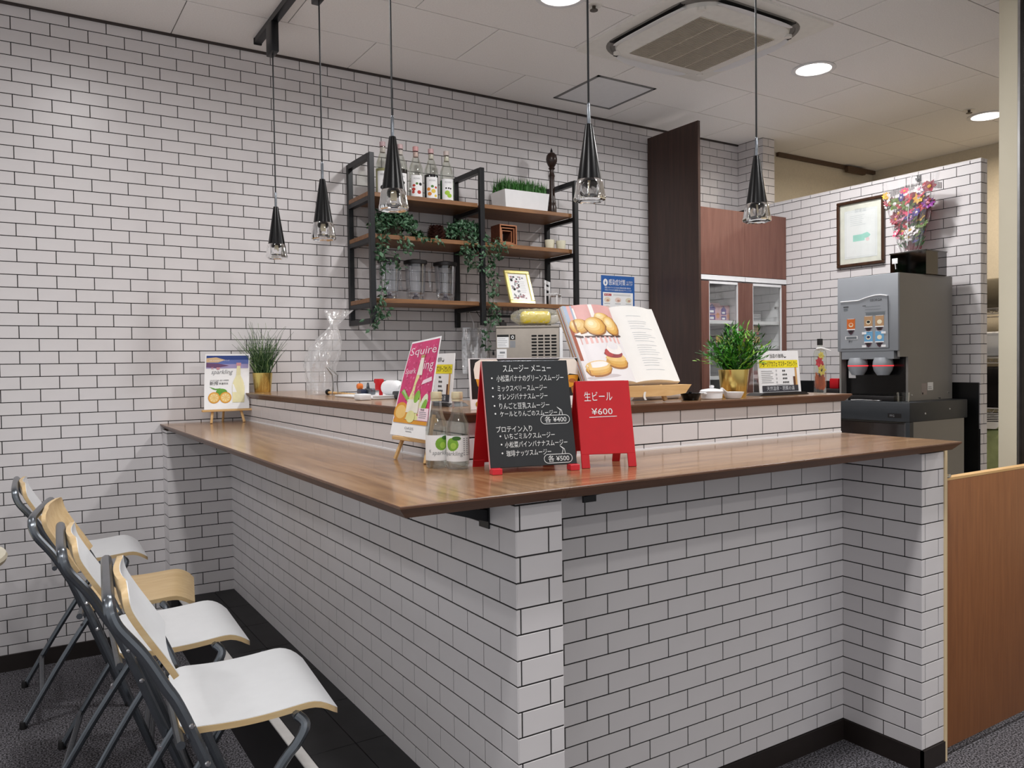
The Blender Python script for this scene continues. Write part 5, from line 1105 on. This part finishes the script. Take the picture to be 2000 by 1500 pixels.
# glass bottles
def lime_bottle(x, y, label, turn):
    t = T('drink_bottle', label, 'bottle', (x, y, ZC), turn, 'lime drink bottles on the bar top'); t.scale = (1, 1, 1.13)
    P('glass', B().lathe([(0, .002), (.024, .0), (.0275, .003), (.0285, .010), (.0285, .088), (.026, .100), (.018, .116), (.0135, .132), (.0125, .155), (.0135, .158)], 36, caps=False), thin('bottle_glass', (.975, .985, .98, 1), .03, .03, .4), t)
    P('drink', B().lathe([(0, .004), (.024, .004), (.0268, .010), (.0268, .088), (.0245, .0995), (.0168, .116), (.0123, .130), (0, .1302)], 32, caps=False), thin('pale_drink', (.975, .98, .96, 1), .012, .05, .15, haze=.05, hcol=(.9, .9, .8, 1)), t)
    P('cap', B().lathe([(.0138, .154), (.0145, .156), (.0142, .166), (.013, .169), (0, .1695)], 28, caps=False), M('cap_gold', '#d8cba8', .35, metal=.3), t); P('cap_band', B().lathe([(.0139, .149), (.0139, .153)], 24, caps=False), M('cap_gold', '#cbb78a', .35), t)
    q = D(cylf(.0287), True); q.rect(-.066, .018, .066, .074, 0, .0002, 28, 1); q.ell(-.002, .055, .016, .0145, 1, .0006, 22); q.ell(.001, .052, .008, .007, 5, .0008); q.ell(.009, .0685, .011, .0045, 2, .0011); q.text('sparkling', -.026, .031, .010, 3, .05, 'L', .0006, .2)
    for k in range(4): q.lines(.026+k*.009, .032+k*.009, .03, .07, 9, 3, .0016, .4)
    q.lines(-.04, .02, .020, .027, 2, 4, .001); q.text('K', -.034, .036, .007, 3)
    P('label', q, [m_paper, M('lime_print', '#7fb33a', .5, var=.2), M('lime_leaf', '#3d6b2a', .5), m_grey, M('ink_pale', '#c9cdd0', .7), M('lime_light', '#a3cc4f', .5)], t, None)
lime_bottle(.910, 1.793, 'left of the two clear lime drink bottles by the blackboard', .02)
lime_bottle(.943, 1.744, 'right lime drink bottle, nearest the blackboard', -.92)
# chalkboards
m_bd = M('chalkboard', '#25282b', .7, var=.06); m_ch = M('chalk', '#e3e4e4', .9, var=.08, scale=200)
def aboard(name, label, P0, ang, w, h, legs, front, lean, rear, foot, prints):
    t = T(name, label, 'sign', (P0[0], P0[1], ZC), -ang)
    th = math.atan2(lean, h); tf = XF((0, 0, 0), rx=-th); hs = math.hypot(h, lean)
    P('front_board', B().rbox(0, w, 0, .005, foot, hs, .001, 1, 0, tf), front, t)
    th2 = math.atan2(rear-lean-.012, h); tr = XF((0, rear, 0), rx=th2); hr = h/math.cos(th2)
    P('rear_board', B().rbox(.0, w, -.005, .0, .012 if not legs else .033, hr-.001, .001, 1, 0, tr), m_red, t)
    P('hinge', B().tube([(.01, lean+.006, h-.004), (w-.01, lean+.006, h-.004)], .004, 8), m_gun, t)
    q = D(lambda u, v, hh: tuple(tf @ Vector((u, -hh, v)))); prints(q, w, hs); P('chalk_writing', q, [m_ch], t, None)
    return t, tf, tr, hs
def bw(q, w, hs):
    kx, ky = .000333, .262/825/1.0
    X = lambda x, y: (x-(262+48*(y-497)/828))*kx; Y = lambda y: hs-(y-495)*ky*1.01
    def L(s, x0, x1, y, hgt, dot=None):
        q.text(s, X(x0, y), Y(y)-hgt*ky/2, hgt*ky, 0, (x1-x0)*kx, 'L', .0006)
        if dot: q.ell(X(dot, y), Y(y-4), .0022, .0022, 0, .0006, 8)
    L('スムージー メニュー', 420, 795, 555, 50); L('小松菜バナナのグリーンスムージー', 370, 893, 632, 42, 335); L('ミックスベリースムージー', 375, 757, 708, 40, 340); L('オレンジバナナスムージー', 378, 760, 772, 40, 340)
    L('りんごと豆乳スムージー', 387, 772, 843, 40, 350); L('ケールとりんごのスムージー', 390, 830, 903, 36, 355); L('プロテイン入り', 358, 630, 1018, 40); L('いちごミルクスムージー', 420, 805, 1073, 38, 388); L('小松菜パインバナナスムージー', 420, 902, 1135, 38, 395); L('珈琲ナッツスムージー', 430, 772, 1200, 38, 400)
    for x0, x1, y, s, tx in ((700, 927, 957, '各 ¥400', 860), (716, 935, 1255, '各 ¥500', 890)):
        hw, hh = (x1-x0)/2*kx, 33*ky; cx, cy = X((x0+x1)/2, y), Y(y); r = hh
        pts = [(cx+sx*(hw-r)+r*math.cos(a), cy+r*math.sin(a)) for sx, a0 in ((1, -PI/2), (-1, PI/2)) for a in [a0+PI*k/10 for k in range(11)]]
        q.line(pts, .0014, 0, .0006, True); q.text(s, cx-hw*.72, cy-.006, .0125, 0, hw*1.5, 'L', .0006); q.line([(cx+hw*.3, cy+hh), (cx+hw*.42, cy+hh+.012), (cx+hw*.2, cy+hh+.02)], .0013, 0, .0006); q.line([(cx+hw*.55, cy+hh*.95), (cx+hw*.5, cy+hh+.012), (cx+hw*.2, cy+hh+.02)], .0013, 0, .0006)
t, tf, tr, hs = aboard('menu_board', 'black chalkboard smoothie menu on red A-frame feet', (.951, 1.598), math.radians(13.5), .221, .266, False, m_bd, .062, .158, .014, bw)
for x in (.0, .197): P('foot', B().rbox(x, x+.024, -.014, .012, -.0002, .014, .001, 1), M('bright_red', '#d42c38', .4), t)
b = B(); b.box(-.0012, .0, .0, .0055, .012, hs, 0, tf); P('edge', b, M('pink_edge', '#d98f8f', .5), t, None)
for s_ in (.002, .21): P('frame_stile', B().box(s_, s_+.009, -.004, .0004, .0, .262, 0, tr), m_red, t, None)
for s_ in (.0, .19): P('rear_foot', B().rbox(s_, s_+.03, -.006, .0, .0, .02, .001, 1, 0, tr), m_red, t)
def rw(q, w, hs):
    kx, ky = .142/420, .217/665
    X = lambda x, y: (x-(962+48*(y-660)/670))*kx; Y = lambda y: hs-(y-658)*ky
    q.text('生ビール', X(1030, 785), Y(812), .020, 0, 218*kx); q.text('¥600', X(1086, 900), Y(922), .0165, 0, 162*kx); q.line([(X(1070, 940), Y(942)), (X(1280, 940), Y(938))], .0016, 0, .0006)
t, tf, tr, hs = aboard('price_board', 'small red A-frame price board beside the black menu board', (1.181, 1.548), math.radians(20), .1415, .213, True, m_red, .052, .126, .034, rw)
for x in (.0, .1205): P('leg', B().rbox(x, x+.021, 0, .005, .0003, .035, .0008, 1, 0, tf), m_red, t); P('leg', B().rbox(x, x+.021, -.005, 0, .0003, .035, .0008, 1, 0, tr), m_red, t)
# ================================================================ folding stools
def bez(P_, n=6):
    out = []; k = len(P_)
    for i in range(k-1):
        p0, p1, p2, p3 = [Vector(P_[max(0, min(k-1, i+j))]) for j in (-1, 0, 1, 2)]
        for j in range(n):
            t = j/n; out.append(.5*((2*p1)+(p2-p0)*t+(2*p0-5*p1+4*p2-p3)*t*t+(3*p1-p0-3*p2+p3)*t**3))
    return out+[Vector(P_[-1])]
def stool(label, loc, rz, face, natural=False):
    t = T('folding_stool', label, 'stool', loc, rz, 'folding bar stools along the bar')
    W1, W2 = .204, .228
    zk = lambda z: z if z < .585 else .585+(z-.585)*.88
    side = lambda y: [(x_, y_, zk(z_)) for x_, y_, z_ in [(.358, y, .004), (.24, y, .33), (.135, y, .615), (.098, y, .70), (.062, y, .775), (.022, y, .838), (.010, y*.985, .872)]]
    up_ = bez(side(-W1), 5)+bez([(.008, -W1*.93, zk(.890)), (.007, -W1*.75, zk(.897)), (.007, 0, zk(.899)), (.007, W1*.75, zk(.897)), (.008, W1*.93, zk(.890))], 4)+bez(side(W1), 5)[::-1]
    P('back_tube', B().tube(up_, .0115, 10), m_gun, t)
    rear = lambda y: bez([(.012, y, .004), (.15, y, .24), (.30, y, .47), (.345, y, .525), (.362, y*.97, .555), (.35, y*.9, .570)], 5)
    for s_ in (-1, 1): P('leg', B().tube(rear(s_*W2*.96), .0105, 10), m_gun, t)
    for x, y, z, w in ((.307, 0, .145, W1), (.295, 0, .18, W1), (.075, 0, .115, W2*.94)): P('foot_rail', B().tube([(x, -w, z), (x, w, z)], .0095, 10), m_gun, t)
    P('pivot_rod', B().tube([(.208, -W2, .345), (.208, -W1-.004, .345)], .006, 8).tube([(.208, W2, .345), (.208, W1+.004, .345)], .006, 8), m_chrome, t)
    P('seat_rail', B().tube([(.125, -W1, .562), (.125, W1, .562)], .009, 8).tube([(.35, -W2*.86, .566), (.35, W2*.86, .566)], .009, 8), m_gun, t)
    for s_ in (-1, 1):
        P('screw', B().lathe([(.006, 0), (.004, .003), (0, .0035)], 10, tf=XF((.172, s_*(W1+.0115), .52), rx=-s_*PI/2)).lathe([(.006, 0), (.004, .003), (0, .0035)], 10, tf=XF((.145, s_*(W1+.0115), .60), rx=-s_*PI/2)), m_chrome, t)
        P('foot_cap', B().lathe([(.0135, 0), (.0135, .02), (.012, .026)], 12, .358, s_*W1), m_black, t); P('foot_cap', B().lathe([(.0125, 0), (.0125, .02), (.011, .026)], 12, .014, s_*W2*.96), m_black, t)
    # seat: rounded plywood, front edge rolled down
    hw = .181
    def out(u): return 1 if .12 < u < .9 else (math.sqrt(max(0, 1-((.12-u)/.12)**2))*.25+.75 if u <= .12 else math.sqrt(max(0, 1-((u-.9)/.1)**2))*.12+.88)
    def seat(u, v, h, th=0):
        x = .128+.315*u; z = .585+.008*math.sin(min(1, u*1.3)*PI)*(-1)+(-.032*((u-.80)/.2)**2 if u > .80 else 0)+(-.010*((.15-u)/.15)**2 if u < .15 else 0)
        return (x, (v*2-1)*hw*out(u), z+h)
    P('seat', B().sheet(lambda u, v, h: seat(u, v, h), 24, 8, .0125), m_ply, t, 40)
    if not natural: P('seat_laminate', B().sheet(lambda u, v, h: seat(.004+u*.992, .004+v*.992, h+.0016), 24, 8, .0014), face, t, 40)
    # back panel follows the tubes, in front of them
    bpz = [(.118, .700), (.098, .74), (.058, .815), (.036, .865), (.030, .912)]
    cv = bez([(x, 0, zk(z)) for x, z in bpz], 5); n = len(cv)-1
    def panel(u, v, h):
        i = min(n-1, int(v*n)); f_ = v*n-i; p = cv[i].lerp(cv[i+1], f_); tg = (cv[i+1]-cv[i]).normalized(); nn = Vector((tg.z, 0, -tg.x))
        o = math.sqrt(max(0, 1-((v-.8)/.2)**2))*.42+.58 if v > .8 else 1
        yy = (u*2-1); q = p+nn*(h+.010*yy*yy); return (q.x, yy*.183*o, q.z)
    P('backrest', B().sheet(panel, 8, 24, .0115), m_ply, t, 40)
    if not natural: P('back_laminate', B().sheet(lambda u, v, h: panel(.004+u*.992, .004+v*.992, h+.0016), 8, 24, .0014), face, t, 40)
    return t
s1_ = stool('white folding stool furthest away, closest to the tiled back wall', (.01, 3.57, 0), math.radians(-1.5), m_lam)
stool('natural birch folding stool, the only one without white laminate', (.075, 2.885, 0), math.radians(-10), m_lam, True)
dup(s1_, (.10, 2.365, 0), math.radians(-2.5), 'white folding stool between the birch one and the nearest one')
dup(s1_, (.158, 1.845, 0), math.radians(-4.8), 'white folding stool nearest the camera, largest seat in view')
# edge of a round table at the left
rt_ = T('round_table', 'round cream table of which only a sliver shows at the left edge', 'table', (-.362, 3.06, 0))
P('tabletop', B().lathe([(0, .675), (.33, .675), (.345, .68), (.35, .692), (.345, .702), (.33, .705), (0, .705)], 48, caps=False), M('cream_top', '#e6e0cc', .4, var=.02), rt_)
P('column', B().lathe([(.03, .02), (.03, .675)], 20), m_gun, rt_); P('base', B().lathe([(0, 0), (.2, 0), (.2, .012), (.04, .03), (0, .03)], 32, caps=False), m_blk, rt_)
